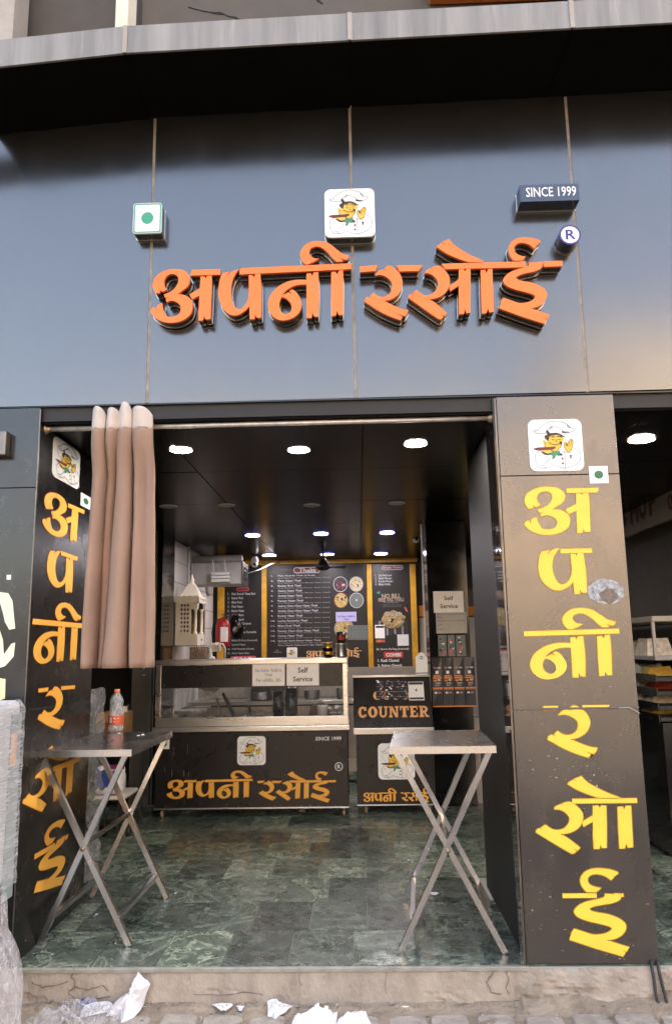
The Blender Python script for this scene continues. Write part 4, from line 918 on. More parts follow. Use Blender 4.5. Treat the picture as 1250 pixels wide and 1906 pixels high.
m_ = MB(); r_ = pix_rect(690+82/8.667, 1040+1303/8.667, 690+160/8.667, 1040+1348/8.667, 1, BY); m_.box((r_[0], BY-.003, r_[1]), (r_[2], BY-.001, r_[3]), 'cover_orange'); r_ = pix_rect(690+160/8.667, 1040+1303/8.667, 690+226/8.667, 1040+1348/8.667, 1, BY); m_.box((r_[0], BY-.003, r_[1]), (r_[2], BY-.001, r_[3]), 'pink'); m_.build('colour_blocks', b3)
# standee with arch top right of the boards, on the cash counter
Y3 = 3.42
r_ = pix_rect(773, 1215, 795, 1256, 1, Y3)
t = thing('payment_standee', 'small white arch topped payment stand on the cash counter', 'stand', ((r_[0]+r_[2])/2, Y3, r_[1]))
w = r_[2]-r_[0]; m_ = MB(); m_.prism([(r_[0], r_[1]), (r_[2], r_[1]), (r_[2], r_[3]-.04)]+ell((r_[0]+r_[2])/2, r_[3]-.03, w*.32, .035, 8, 0, 180)+[(r_[0], r_[3]-.04)], XZ(Y3), .004, 0, 'print_white', 'print_white', True); m_.build('plate', t)
MB().box((r_[0], Y3-.0045, r_[1]+.012), (r_[2], Y3-.004, r_[1]+.02), 'ink_blue').build('stripe', t)
m_ = MB(); m_.prism(ell((r_[0]+r_[2])/2, r_[3]-.045, .016, .016, 14), XZ(Y3), .0048, 0, 'ink_blue'); m_.prism(ell((r_[0]+r_[2])/2, r_[3]-.045, .009, .009, 12), XZ(Y3), .0054, 0, 'print_white'); m_.build('roundel', t)

# ---- things on the left interior wall
WX = -2.05
c = U(386, 1086, 0, WX)
t = thing('wall_clock', 'round pale rimmed clock on the white tiled wall', 'clock', (WX, c.y, c.z))
MB().lathe((WX, c.y, c.z), [(0,.004), (.155,.004), (.165,.012), (.165,.045), (.14,.05), (.135,.03), (0,.03)], 'beige_wall', 28, 'x').build('case', t)
MB().lathe((WX, c.y, c.z), [(0,.031), (.133,.031)], 'print_grey', 28, 'x').build('dial', t)
MB().bar((WX+.034, c.y, c.z), (WX+.034, c.y+.06, c.z+.07), .008, .002, 'print_dark').bar((WX+.034, c.y, c.z), (WX+.034, c.y-.02, c.z+.09), .006, .002, 'print_dark').build('hands', t)
# exhaust / cooler unit under the ceiling with a router in front
uy = 5.3
r_ = pix_rect(396, 1047, 449, 1087, 1, uy)
t = thing('ceiling_unit', 'grey box shaped cooler hanging in the upper left corner', 'cooler', (r_[0]+.2, uy+.2, r_[1]))
MB().box((-2.03, uy, r_[1]), (r_[2], uy+.45, r_[3]), 'device', .01).build('housing', t)
MB().box((r_[2]+.001, uy-.01, r_[1]-.01), (r_[2]+.02, uy+.46, r_[3]+.01), 'steel_dark', .004).build('outlet_frame', t)
MB().box((r_[2]+.021, uy+.07, r_[1]+.05), (r_[2]+.026, uy+.38, r_[3]-.05), 'screen').build('outlet', t)
MB().tube([(-2.03, uy+.2, r_[3]+.06), (r_[2]-.02, uy+.2, r_[3]+.06)], .055, 'device', 14).build('duct', t)
ry_ = uy-.12; r_ = pix_rect(396, 1064, 427, 1083, 1, ry_)
t = thing('router', 'white wireless router with two upright antennas', 'router', (r_[0], ry_, r_[1]))
for k in range(3): MB().box((r_[0]-.02, ry_, r_[1]+k*.042), (r_[2], ry_+.10, r_[1]+k*.042+.034), 'white_plastic', .004).build('casing', t)
for x in (398, 420): a = U(x, 1066, 1, ry_); b = U(x-2, 1042, 1, ry_); MB().tube([a, b], .007, 'white_plastic', 8).build('antenna', t)
# dome cameras
for (x, y, Yc, s, lab) in ((474, 1046, 6.1, .055, 'small white security camera at the left end of the menu frame'), (773, 999, 4.9, .055, 'white security camera under the ceiling beside the black column')):
    c = U(x, y, 1, Yc); t = thing('security_camera', lab, 'security camera', (c.x, Yc, c.z))
    MB().lathe((c.x, Yc, c.z), [(0,.07), (.03,.07), (.045,.04), (.05,.0), (.03,-.01)], 'white_plastic', 18).build('mount', t)
    MB().lathe((c.x, Yc-.01, c.z-.03), [(0,.05), (.035,.04), (.045,.0), (.03,-.035), (0,-.045)], 'white_plastic', 16).build('camera_head', t)
    MB().lathe((c.x+.005, Yc-.05, c.z-.035), [(0,-.006), (.018,-.004), (.02,.01)], 'black_gloss', 12, 'y').build('lens', t)
a = U(457, 1068, 1, 5.7); b = U(505, 1050, 1, 6.3); tag(MB().tube([a, (a+b)/2+Vector((0,0,-.015)), b, U(520, 1047, 1, 6.8)], .006, 'wire_white', 6).build('cable'), 'pale cable strung from the cooler to the menu frame', 'cable')
# ceiling fan (dark, seen edge on)
c = U(601, 1050, 1, 5.9)
t = thing('ceiling_fan', 'black ceiling fan in front of the wide menu board', 'fan', (c.x, 5.9, c.z))
MB().tube([(c.x, 5.9, 2.72), (c.x, 5.9, c.z+.03)], .015, 'wire', 8).build('rod', t)
MB().lathe((c.x, 5.9, c.z), [(0,.08), (.03,.07), (.06,.02), (.10,-.02), (.10,-.05), (.05,-.08), (0,-.085)], 'wire', 20).build('motor', t)
for a_ in (12, 132, 252):
    d = Vector((math.cos(R(a_)), math.sin(R(a_)), 0)); n_ = Vector((-d.y, d.x, 0)); o_ = Vector((c.x, 5.9, c.z-.045))
    P = [o_+d*.09-n_*.03, o_+d*.30-n_*.055+Vector((0,0,.012)), o_+d*.30+n_*.055-Vector((0,0,.012)), o_+d*.09+n_*.03]
    MB().hexa(P, [p+Vector((0,0,.006)) for p in P], 'wire').build('blade', t)

# ---- temple cabinet hung on the wall above the counter
ty = 4.42; ZT = (320,1080,7.8125)
zp = lambda x, y, Y=ty: U(ZT[0]+x/ZT[2], ZT[1]+y/ZT[2], 1, Y)
A = zp(45, 950); B = zp(368, 950); T_ = zp(45, 250); D_ = .40
x0, x1, z0, z1 = A.x, B.x, A.z, T_.z
t = thing('temple_cabinet', 'cream wooden home temple with pierced lattice sides and stepped roof', 'temple', (x0+.15, ty+.2, z0))
def lattice(mb, mp, u0, v0, u1, v1, nu, nv, d0, d1, m):
    """a pierced panel: diamond openings in rows"""
    us = (u1-u0)/nu; vs_ = (v1-v0)/nv
    for i in range(nu):
        for j in range(nv):
            cx_, cy_2 = u0+(i+.5)*us, v0+(j+.5)*vs_; a, b = us/2, vs_/2; ra, rb = us*.44, vs_*.44
            O_ = [(cx_-a, cy_2-b), (cx_, cy_2-b), (cx_+a, cy_2-b), (cx_+a, cy_2), (cx_+a, cy_2+b), (cx_, cy_2+b), (cx_-a, cy_2+b), (cx_-a, cy_2)]
            I_ = [(cx_-ra*.5, cy_2-rb*.5), (cx_, cy_2-rb), (cx_+ra*.5, cy_2-rb*.5), (cx_+ra, cy_2), (cx_+ra*.5, cy_2+rb*.5), (cx_, cy_2+rb), (cx_-ra*.5, cy_2+rb*.5), (cx_-ra, cy_2)]
            n = 8; V = [mp(*p, d0) for p in O_]+[mp(*p, d0) for p in I_]+[mp(*p, d1) for p in I_]
            mb.add(V, [(k, (k+1) % n, n+(k+1) % n, n+k) for k in range(n)]+[(n+k, n+(k+1) % n, 2*n+(k+1) % n, 2*n+k) for k in range(n)], m)
H = z1-z0; zb_ = z0+H*.235; zt_ = z1-H*.03; W_ = x1-x0
mt_ = XZ(ty)
m_ = MB(); m_.box((x0, ty, z0), (x1, ty+.012, zb_), 'temple'); m_.build('base_panel', t)
m_ = MB(); ul, ur = x0+W_*.2, x0+W_*.62
m_.box((x0, ty, zb_), (ul, ty+.012, zt_), 'temple'); m_.box((ur, ty, zb_), (x0+W_*.70, ty+.012, zt_), 'temple'); lattice(m_, mt_, ul, zb_+.01, ur, zt_-.05, 3, 7, 0, -.012, 'temple'); m_.box((ul, ty, zt_-.05), (ur, ty+.012, zt_), 'temple'); m_.box((x0+W_*.70, ty, zt_-H*.22), (x1, ty+.012, zt_), 'temple'); m_.box((ul, ty, zb_), (ur, ty+.012, zb_+.01), 'temple'); m_.build('side_panel', t)
MB().box((x0, ty+.388, z0), (x1, ty+.40, z1), 'bulk_brown').build('side_panel', t)  # dark brown colour stands in for the shade seen through the lattice
MB().box((x0, ty+.013, zb_-.012), (x1, ty+.387, zb_), 'temple').build('floor_board', t)
MB().box((x0, ty+.013, z0), (x0+.012, ty+.387, zt_), 'bulk_brown').build('back_panel', t)  # same dark brown for the shaded inside
MB().box((x1-.012, ty+.013, z0), (x1, ty+.387, zb_-.013), 'temple').build('drawer', t)
MB().lathe((x1, ty+.2, (z0+zb_)/2), [(0,.016), (.012,.014), (.012,.0)], 'bolt', 10, 'x').build('drawer_knob', t)
for yy in (ty+.03, ty+.36): MB().lathe((x1-.03, yy, zb_), [(.022,0), (.024,.02), (.014,.03), (.017,H*.25), (.014,H*.48), (.024,H*.5), (.022,H*.54)], 'temple', 12).build('column', t)
m_ = MB(); n = 12; L = [(ty+.014, zt_), (ty+.386, zt_), (ty+.386, zt_-H*.22)]
for k in range(n+1): a_ = math.pi*k/n; L.append((ty+.2+.15*math.cos(a_), zt_-H*.22+.10*math.sin(a_)*(1-.15*abs(math.cos(3*a_)))))
L.append((ty+.014, zt_-H*.22)); m_.prism(L, XF(x1-.010), .008, -.002, 'temple', 'temple', True); m_.build('arch_panel', t)
m_ = MB(); L = [(x0-.012, zt_-.045), (x1+.012, zt_-.045), (x1+.012, zt_+.02)]
for k in range(24, -1, -1): L.append((x0-.012+(W_+.024)*k/24, zt_+.02+.016*abs(math.sin(math.pi*k/6))))
m_.prism(L, XZ(ty), .014, .002, 'temple', 'temple', True)
L = [(ty-.014, zt_-.045), (ty+.41, zt_-.045), (ty+.41, zt_+.02)]
for k in range(24, -1, -1): L.append((ty-.014+.424*k/24, zt_+.02+.016*abs(math.sin(math.pi*k/6))))
m_.prism(L, XF(x1), .014, .002, 'temple', 'temple', True); m_.build('scalloped_cornice', t)
cxx, cyy = (x0+x1)/2+.01, ty+.2
def pyr(mb, a, b, z0_, z1_, m): mb.hexa([(cxx-a, cyy-a, z0_), (cxx+a, cyy-a, z0_), (cxx+a, cyy+a, z0_), (cxx-a, cyy+a, z0_)], [(cxx-b, cyy-b, z1_), (cxx+b, cyy-b, z1_), (cxx+b, cyy+b, z1_), (cxx-b, cyy+b, z1_)], m)
m_ = MB(); pyr(m_, .135, .125, zt_+.001, zt_+.03, 'temple'); pyr(m_, .11, .04, zt_+.031, zt_+.17, 'temple'); m_.build('roof', t)
MB().lathe((cxx, cyy, zt_+.17), [(.035,0), (.03,.02), (.02,.03), (.03,.045), (.018,.065), (.01,.10), (.0,.12)], 'temple', 12).build('finial', t)
tag(MB().lathe((x0+.17, ty+.18, zb_), [(0,0), (.035,.0), (.028,.03), (.02,.06), (.028,.085), (.02,.11), (0,.12)], 'gold', 12).build('idol'), 'small gilded idol sitting inside the cream temple', 'figurine')
# tile clad ledge and small things under the temple
r_ = pix_rect(327, 1203, 430, 1226, 1, 4.5)
# fire extinguisher
c = U(415, 1178, 1, 5.6)
t = thing('fire_extinguisher', 'red fire extinguisher with a white label on the back left wall', 'fire extinguisher', (c.x, 5.6, c.z-.16))
MB().lathe((c.x, 5.6, c.z-.17), [(0,0), (.085,.0), (.09,.02), (.09,.26), (.07,.32), (.03,.345), (.03,.36)], 'red', 22).build('cylinder', t)
m_ = MB(); V = [(c.x+.091*math.sin(a_), 5.6-.091*math.cos(a_), z) for z in (c.z-.11, c.z+.07) for a_ in [R(-10+8*k) for k in range(9)]]
m_.add(V, [(k, k+1, 10+k, 9+k) for k in range(8)], 'paper', True); m_.build('label_sheet', t)
MB().box((c.x-.015, 5.585, c.z+.185), (c.x+.07, 5.615, c.z+.20), 'wire').box((c.x-.015, 5.585, c.z+.215), (c.x+.08, 5.61, c.z+.228), 'wire').build('handle', t)
MB().tube([(c.x+.03, 5.59, c.z+.19), (c.x-.11, 5.58, c.z+.15), (c.x-.13, 5.58, c.z), (c.x-.12, 5.58, c.z-.12)], .010, 'wire', 8).build('hose', t)
c = U(438, 1168, 1, 5.9)
def bag_(u, v):
    a_ = u*2*math.pi; k = (.35+.75*math.sin(math.pi*min(1, .08+v*.95))**.7)*(1+.16*math.sin(3*a_+v*4)+.08*math.sin(7*a_+v*9))
    return (c.x+.085*k*math.cos(a_), 5.9+.05*k*math.sin(a_), c.z-.14+.30*v)
m_ = MB(); nu_, nv_ = 28, 14; m_.add([bag_(i/nu_, j/nv_) for j in range(nv_+1) for i in range(nu_+1)], [(j*(nu_+1)+i, j*(nu_+1)+i+1, (j+1)*(nu_+1)+i+1, (j+1)*(nu_+1)+i) for j in range(nv_) for i in range(nu_)], 'black_gloss', True)
tag(m_.build('black_bag'), 'slack black bag hanging beside the red extinguisher', 'bag')
# switch box with cable and yellow jar, small white elephant on the ledge
c = U(402, 1205, 1, 4.9)
t = thing('switch_box', 'cream switch box with a looping white cable', 'switch box', (c.x, 4.9, c.z))
MB().box((c.x-.06, 4.88, c.z-.05), (c.x+.05, 4.95, c.z+.05), 'cream', .006).build('box', t)
MB().box((c.x-.01, 4.86, c.z+.02), (c.x+.045, 4.879, c.z+.055), 'white_plastic', .004).build('plug', t)
MB().tube([(c.x+.045, 4.86, c.z+.045), (c.x+.09, 4.85, c.z+.035), (c.x+.115, 4.85, c.z-.01), (c.x+.115, 4.85, c.z-.15)], .008, 'wire_white', 8).build('cable', t)
c = U(391, 1221, 1, 4.05)
t = thing('elephant_figurine', 'small white figurine beside the temple foot', 'figurine', (c.x, 4.05, c.z-.03))
MB().lathe((c.x, 4.05, c.z-.06), [(.03,0), (.028,.05), (.022,.075), (.014,.1), (.018,.125), (.0,.14)], 'print_white', 12).build('body', t)
MB().lathe((c.x+.035, 4.05, c.z-.06), [(.018,0), (.022,.03), (.015,.05), (0,.055)], 'print_white', 10).build('foal', t)
# wooden board behind / framed picture under the temple, and hanging wires
c = U(371, 1215, 1, 4.55)
t = thing('framed_board', 'small framed wiring board under the temple', 'framed board', (c.x, 4.55, c.z))
MB().box((c.x-.105, 4.545, c.z-.07), (c.x+.105, 4.56, c.z+.06), 'wire', .003).build('frame', t); MB().box((c.x-.095, 4.540, c.z-.06), (c.x+.095, 4.5448, c.z+.05), 'beige_wall').build('sheet', t)
m_ = MB()
for k in range(7): 
    a = c.x-.08+k*.025; m_.tube([(a, 4.53, c.z+.09), (a+.02, 4.525, c.z+.02), (a-.01, 4.525, c.z-.01), (a+.015, 4.53, c.z-.05)], .003, 'cover_orange' if k % 3 == 0 else 'wire', 5)
m_.build('loose_wires', t)
m_ = MB(); a = U(333, 1004, 0, WX+.02); m_.tube([a, U(340,1010,0,WX+.02), U(350,1012,0,WX+.02), U(352,1000,0,WX+.02), U(348,995,0,WX+.02)], .006, 'wire', 6)
tag(m_.build('cable'), 'black cable loop at the top of the white tiled wall', 'cable')
tag(MB().tube([U(353,1000,0,WX+.02), U(352,1060,0,WX+.02), U(351,1110,0,WX+.02)], .014, 'white_plastic', 8).build('conduit'), 'white conduit running down the tiled wall to the temple', 'conduit')

# ================================================================== KITCHEN BEHIND THE COUNTERS
t = thing('work_table', 'long steel kitchen worktop behind the main counter', 'worktop', (-.9,5.4,0))
MB().box((-1.95,4.9,.86), (.9,5.5,.90), 'steel', .004).build('worktop', t); MB().box((-1.95,5.47,.905), (.9,5.5,1.25), 'beige_wall').build('splashback', t)
for k in range(4):
    MB().box((-1.93+k*.70,4.92,.12), (-1.26+k*.70,4.95,.84), 'steel', .004).build('front_panel', t); MB().box((-1.70+k*.70,4.905,.60), (-1.52+k*.70,4.918,.625), 'wire', .002).build('handle', t)
for k, (x, r_, h) in enumerate(((-.55,.09,.1),(-1.15,.13,.09),(-.2,.07,.12),(.3,.1,.14))):
    t = thing('cooking_pot', ['small steel pot at the middle of the worktop','wide steel pot at the left of the worktop','tall narrow pot near the worktop right part','deep pot at the right end of the worktop'][k], 'pot', (x,5.15,.9), 'pots on the kitchen worktop')
    MB().lathe((x,5.15,.9), [(0,0), (r_*.8,0), (r_,.02), (r_,h), (r_*1.08,h+.005), (r_*.95,h), (r_*.9,.03), (0,.02)], 'steel_dark', 20).build('bowl', t)
t = thing('oven', 'white fronted oven with two round dials on the worktop', 'oven', (-1.05,5.2,.9))
MB().box((-1.25,5.05,.905), (-.72,5.4,1.26), 'black_gloss', .006).build('body', t); MB().box((-.82,5.035,.91), (-.725,5.049,1.255), 'white_plastic', .003).build('control_panel', t)
for z in (1.05, 1.17): MB().lathe((-.772,5.034,z), [(0,-.02), (.022,-.018), (.026,0)], 'print_grey', 16, 'y').build('dial', t)
tag(MB().box((-2.0,4.0,.85), (-1.62,4.35,.875), 'steel').build('tray'), 'steel tray on brackets below the temple', 'tray')

# ================================================================== MAIN COUNTER
CY = 3.2
def P3(x, y, Y=CY): return U(x, y, 1, Y)
cx0, cx1 = P3(287,1400).x, P3(649,1400).x
zt, zg1, zg0, zs0, zb = P3(470,1229).z, P3(470,1237).z, P3(470,1334).z, P3(470,1361).z, .095
mc = thing('main_counter', 'long black glass fronted food counter with gold Devanagari lettering', 'counter', ((cx0+cx1)/2, CY+.3, 0))
CD = .62
MB().box((cx0+.012, CY, zb), (cx1-.012, CY+CD, zs0-.003), 'counter_black', .003).build('body', mc)
MB().box((cx0+.008, CY-.006, zb-.014), (cx1-.008, CY+CD, zb-.001), 'steel', .002).build('bottom_rail', mc)
zs1 = P3(470,1351).z
MB().box((cx0-.012, CY-.03, zs0), (cx1+.010, CY+CD, zs1-.002), 'steel', .005).build('lower_band', mc)
MB().box((cx0+.004, CY-.012, zs1), (cx1, CY+.012, zg0), 'steel', .003).build('glass_rail', mc)
MB().box((cx0-.004, CY-.02, zg1+.002), (cx1+.002, CY+CD, zt+.012), 'steel', .005).build('top', mc)
MB().box((cx0, CY-.010, zg0+.001), (cx0+.05, CY+.03, zg1), 'steel', .003).build('post', mc); MB().box((cx1-.045, CY-.010, zg0+.001), (cx1-.003, CY+.03, zg1), 'steel', .003).build('post', mc)
MB().box((cx0, CY+CD-.04, zs1), (cx0+.03, CY+CD, zg1), 'steel', .003).build('post', mc); MB().box((cx1-.03, CY+CD-.04, zs1), (cx1-.003, CY+CD, zg1), 'steel', .003).build('post', mc)
MB().box((cx0+.051, CY+.004, zg0+.001), (cx1-.046, CY+.009, zg1-.001), 'glass').build('glass_pane', mc)
zst = P3(470,1279).z
MB().box((cx0+.051, CY-.006, zst), (cx1-.046, CY+.002, zg1-.001), 'counter_black', .001).build('black_strip', mc)
ZE = (280,1210,3.289)
fe = CY-.0008
def gold(parent, keys, ref, rc, mp, d, e=.0022):
    for L in place_glyphs(keys, ref, rc):
        m_ = MB(); m_.prism(grow(L, e), mp, d, d-.0006, 'amber_edge', 'amber_edge'); m_.prism(L, mp, d+.0007, d, 'amber', 'amber'); m_.build('letter', parent)
w1 = ['a1','a2','ab','p1','n1','n2','n3','nb']; w2 = ['r1','rb1','rb2','s1','s2','s3','s4','sb','i1','i2','ib']
pe = lambda z, x0, y0, x1, y1, Y: pix_rect(z[0]+x0/z[2], z[1]+y0/z[2], z[0]+x1/z[2], z[1]+y1/z[2], 1, Y)
K('amber2', (.80,.46,.12), .5)
gold(mc, w1, w1, pe(ZE,102,740,625,910,CY), XZ(CY), .001); gold(mc, w2, w2, pe(ZE,655,743,1135,935,CY), XZ(CY), .001)
r_ = pe(ZE,532,527,705,704,CY); chef_plate(mc, XZ(CY), *r_, .0005, .003)
r_ = pe(ZE,60,548,117,606,CY); veg(mc, XZ(CY), *r_, .0005)
m_ = MB(); r_ = pe(ZE,1003,524,1172,557,CY); m_.prism(rrect(*r_, .004), XZ(CY), .001, 0, 'black_matt'); text(m_, 'SINCE 1999', XZ(CY), *(lambda a: (a[0], a[1], a[2], a[3]))(pe(ZE,1010,530,1166,553,CY)), 'print_white', .0022, .014); m_.build('lettering', mc)
c = P3(ZE[0]+1152/ZE[2], ZE[1]+713/ZE[2]); m_ = MB(); m_.prism(ell(c.x, c.z, .036, .038, 28), XZ(CY), .001, 0, 'print_white'); m_.prism(ell(c.x, c.z, .029, .031, 28), XZ(CY), .0018, 0, 'counter_black'); text(m_, 'R', XZ(CY), c.x-.013, c.z-.017, c.x+.016, c.z+.018, 'print_white', .0026, .03); m_.build('registered_mark', mc)
m_ = MB()
for i in range(90):
    a = rng.uniform(cx0+.03, cx1-.03); b = rng.choice([zb+abs(rng.gauss(0,.012))+.004, rng.uniform(zb, zs0-.02), rng.uniform(zst+.01, zg1-.02) if a < -.9 else zb+.01])
    fleck(m_, XZ(CY-.0065 if b > zg0 else CY), a, b, rng.choice([.002,.004,.006]), rng.choice(['plaster','glue']), .0012)
for k in range(6): a = cx0+.10+rng.uniform(0,.22); b = rng.uniform(.35,.62); m_.box((a, CY-.001, b), (a+.002, CY-.0004, b+rng.uniform(.03,.09)), 'plaster')
m_.build('scratches', mc)
def caster(parent, x, y, r_=.035):
    MB().box((x-.02, y-.02, zb-.03), (x+.02, y+.02, zb-.0145), 'steel_dark', .002).bar((x-.014, y, zb-.03), (x-.014, y+.012, r_), .004, .03, 'steel_dark').bar((x+.014, y, zb-.03), (x+.014, y+.012, r_), .004, .03, 'steel_dark').build('caster_fork', parent)
    MB().lathe((x-.012, y+.012, r_), [(0,0), (r_*.9,0), (r_,.005), (r_,.019), (r_*.9,.024), (0,.024)], 'caster', 18, 'x').build('caster_wheel', parent)
for x, y in ((cx0+.075, CY+.05), (cx1-.055, CY+.05), (cx0+.075, CY+CD-.06), (cx1-.055, CY+CD-.06)): caster(mc, x, y)
note('counter_notice', 'white sheet reading No Extra Refill in Thali on the main counter front', ZE, 624, 78, 822, 219, CY-.006, [('No Extra  Refill in', .1, .25, .9, .40), ('Thali', .38, .46, .62, .58), ('Per refillRs- 30/-', .12, .68, .9, .83)], tm='print_grey', bold=.01)
note('self_service_notice', 'white Self Service sheet on the main counter front', ZE, 833, 78, 1031, 217, CY-.006, [('Self', .35, .20, .66, .44), ('Service', .20, .60, .80, .82)], bold=.02)
# inside the counter
shelf = zs1-.02
ci = lambda x, y, Y: U(ZE[0]+x/ZE[2], ZE[1]+y/ZE[2], 1, Y)
for k, (xa, xb, y0) in enumerate(((748,818,252), (823,900,236))):
    a, b = ci(xa, 400, CY+.2), ci(xb, 400, CY+.2); top_ = ci(780, y0, CY+.2).z; r_ = (b.x-a.x)/2; cc = (a.x+b.x)/2
    m_ = MB(); base = zs1+.002; m_.lathe((cc, CY+.2, base), [(0,0), (r_,0), (r_,top_-base), (r_*.93,top_-base), (r_*.9,.05), (0,.04)], 'black_gloss', 26)
    tag(m_.build('cylinder_holder'), 'black cylinder standing behind the counter glass, the %s one' % ('shorter' if k == 0 else 'taller'), 'container')
a, b = ci(1020, 340, CY+.12), ci(1085, 400, CY+.12); r_ = (b.x-a.x)/2
t = tag(MB().lathe(((a.x+b.x)/2, CY+.12, zs1+.002), [(0,0), (r_*.8,0), (r_,a.z-zs1-.012), (r_*1.06,a.z-zs1-.01), (r_*1.06,a.z-zs1), (r_*.95,a.z-zs1), (r_*.75,.01)], 'print_white', 24).build('white_cup'), 'white cup behind the right end of the counter glass', 'cup')
for k, x in enumerate((1115, 1165)):
    c = ci(x, 385, CY+.12); tag(MB().lathe((c.x, CY+.12, zs1+.002), [(0,0), (.04,0), (.042,.09), (.044,.092), (.038,.09), (.036,.01)], 'steel', 18).build('cutlery_cup'), 'steel cutlery cup beside the white cup, the %s one' % ('inner' if k == 0 else 'outermost'), 'cup')
    for q_ in range(2):
        s = thing('spoon', 'steel ladle standing in the %s steel cup, %s ladle' % ('inner' if k == 0 else 'outermost', ['left', 'right'][q_]), 'spoon', (c.x, CY+.12, zs1+.01), 'ladles in the steel cups')
        dx = -.03+.06*q_; MB().tube([(c.x, CY+.12, zs1+.015), (c.x+dx*.8, CY+.11, zs1+.125)], .004, 'steel', 6).build('handle', s)
        MB().lathe((c.x+dx, CY+.105, zs1+.14), [(0,-.024), (.014,-.02), (.024,0), (.014,.02), (0,.024)], 'steel', 14).build('bowl', s)
c = ci(1040, 310, CY+.35); m_ = MB(); m_.lathe((c.x, CY+.35, zs1+.002), [(0,0), (.10,.0), (.115,.06), (.09,.14), (.03,.17), (0,.175)], 'bulk_brown', 18); tag(m_.build('brown_bag'), 'brown paper wrapped bundle behind the counter glass', 'bundle')
for k, x in enumerate((600, 655)): c = ci(x, 395, CY+.3); tag(MB().lathe((c.x, CY+.3, zs1+.002), [(0,0), (.05-.012*k,.0), (.075-.03*k,.03), (.08-.03*k,.055-.02*k), (.07-.03*k,.05-.02*k), (0,.01)], 'steel_dark', 22).build('steel_bowl'), ['wider dark steel bowl on the counter shelf', 'smaller dark steel bowl on the counter shelf'][k], 'bowl')
for k in range(4):
    a = ci(340+k*32, 400, CY+.35+.05*k); m_ = MB(); m_.tube([(a.x-.06, a.y, zs1+.005), (a.x-.05, a.y, zs1+.04), (a.x, a.y, zs1+.06), (a.x+.05, a.y, zs1+.04), (a.x+.06, a.y, zs1+.005)], .005, ['wire','wire_white','wire','wire'][k], 6); tag(m_.build('cable'), ['black', 'white', 'second black', 'third black'][k]+' cable coil on the counter shelf at the left', 'cable')
a, b = ci(445, 262, CY+.4), ci(518, 402, CY+.4); tag(MB().bar((a.x, CY+.4, a.z), (b.x, CY+.35, b.z), .02, .03, 'steel_dark').build('metal_rod'), 'slanted dark metal rod behind the counter glass', 'rod')
a, b = ci(405, 290, CY+.42), ci(440, 402, CY+.42); tag(MB().bar((a.x, CY+.42, a.z), (b.x, CY+.40, b.z), .012, .02, 'steel').build('metal_rod'), 'thinner bright metal rod behind the counter glass', 'rod')
a = ci(300, 232, CY+.4); b = ci(425, 232, CY+.4); c = ci(345, 285, CY+.4)
m_ = MB(); m_.hexa([a, b, (b.x-.04, CY+.36, c.z+.03), c], [a+Vector((0,.006,0)), b+Vector((0,.006,0)), Vector((b.x-.04, CY+.366, c.z+.03)), c+Vector((0,.006,0))], 'paper'); tag(m_.build('hanging_paper'), 'folded paper hanging inside the counter', 'paper')
# on top of the counter
c = U(635, 1222, 1, CY+.2); 
t = tag(MB().lathe((c.x, CY+.18, zt+.013), [(0,0), (.047,0), (.05,.01), (.05,.115), (.053,.118), (.053,.13), (.03,.132), (0,.132)], 'steel', 26).build('steel_canister'), 'shiny steel canister on the right end of the counter', 'canister')
t = thing('spice_tin', 'dark tin with red lettering standing on the steel canister', 'tin', (c.x, CY+.18, zt+.146))
MB().lathe((c.x, CY+.18, zt+.146), [(0,0), (.044,0), (.044,.10), (.04,.104), (0,.104)], 'counter_black', 24).build('tin_body', t)
def cylmap(cx, cy, r_): return lambda u, v, d: (cx+(r_+d)*math.sin(u/r_), cy-(r_+d)*math.cos(u/r_), v)
m_ = MB()
for L in place_glyphs(['a1','a2','ab','p1','n1','n2','nb'], ['a1','a2','ab','p1','n1','n2','nb'], (-.04, zt+.17, .045, zt+.215)): m_.prism(L, cylmap(c.x, CY+.18, .044), .001, 0, 'combs_red')
m_.build('lettering', t)
MB().box((c.x+.02, CY+.18-.046, zt+.225), (c.x+.036, CY+.18-.036, zt+.247), 'print_white').build('tag', t)
c = U(610, 1222, 1, CY+.15)
t = thing('sauce_jar', 'dark stacked sauce jar with amber bands on the counter', 'jar', (c.x, CY+.15, zt+.013))
MB().lathe((c.x, CY+.15, zt+.013), [(0,0), (.048,0), (.05,.07), (.06,.075), (.06,.085), (.045,.088)], 'black_gloss', 22).build('jar', t)
MB().lathe((c.x, CY+.15, zt+.10), [(.045,.002), (.04,.03), (.056,.04), (.056,.05), (.03,.055), (0,.055)], 'gold', 22).build('lid', t)
MB().lathe((c.x, CY+.15, zt+.013), [(.0502,.025), (.0515,.026), (.0515,.055), (.0502,.056)], 'gold', 22).build('band', t)

# ================================================================== CASH COUNTER
KY = 3.32
pk = lambda x, y, Y=KY: U(x, y, 1, Y)
kx0, kx1 = pk(664,1450).x, pk(809,1450).x; kz0 = .085; kz1 = pk(735,1366).z; kz2 = pk(735,1354).z; kzt = pk(728,1258,KY+.22).z
kc = thing('cash_counter', 'black cash counter with sloping COUNTER front and chef emblem', 'counter', ((kx0+kx1)/2, KY+.25, 0))
MB().box((kx0, KY, kz0), (kx1, KY+.5, kz1-.002), 'counter_black', .003).build('body', kc)
MB().box((kx0-.004, KY-.004, kz0-.012), (kx1+.004, KY+.5, kz0-.001), 'steel', .002).build('bottom_rail', kc)
MB().box((kx0-.025, KY-.03, kz1), (kx1+.005, KY+.5, kz2), 'steel', .004).build('lower_band', kc)
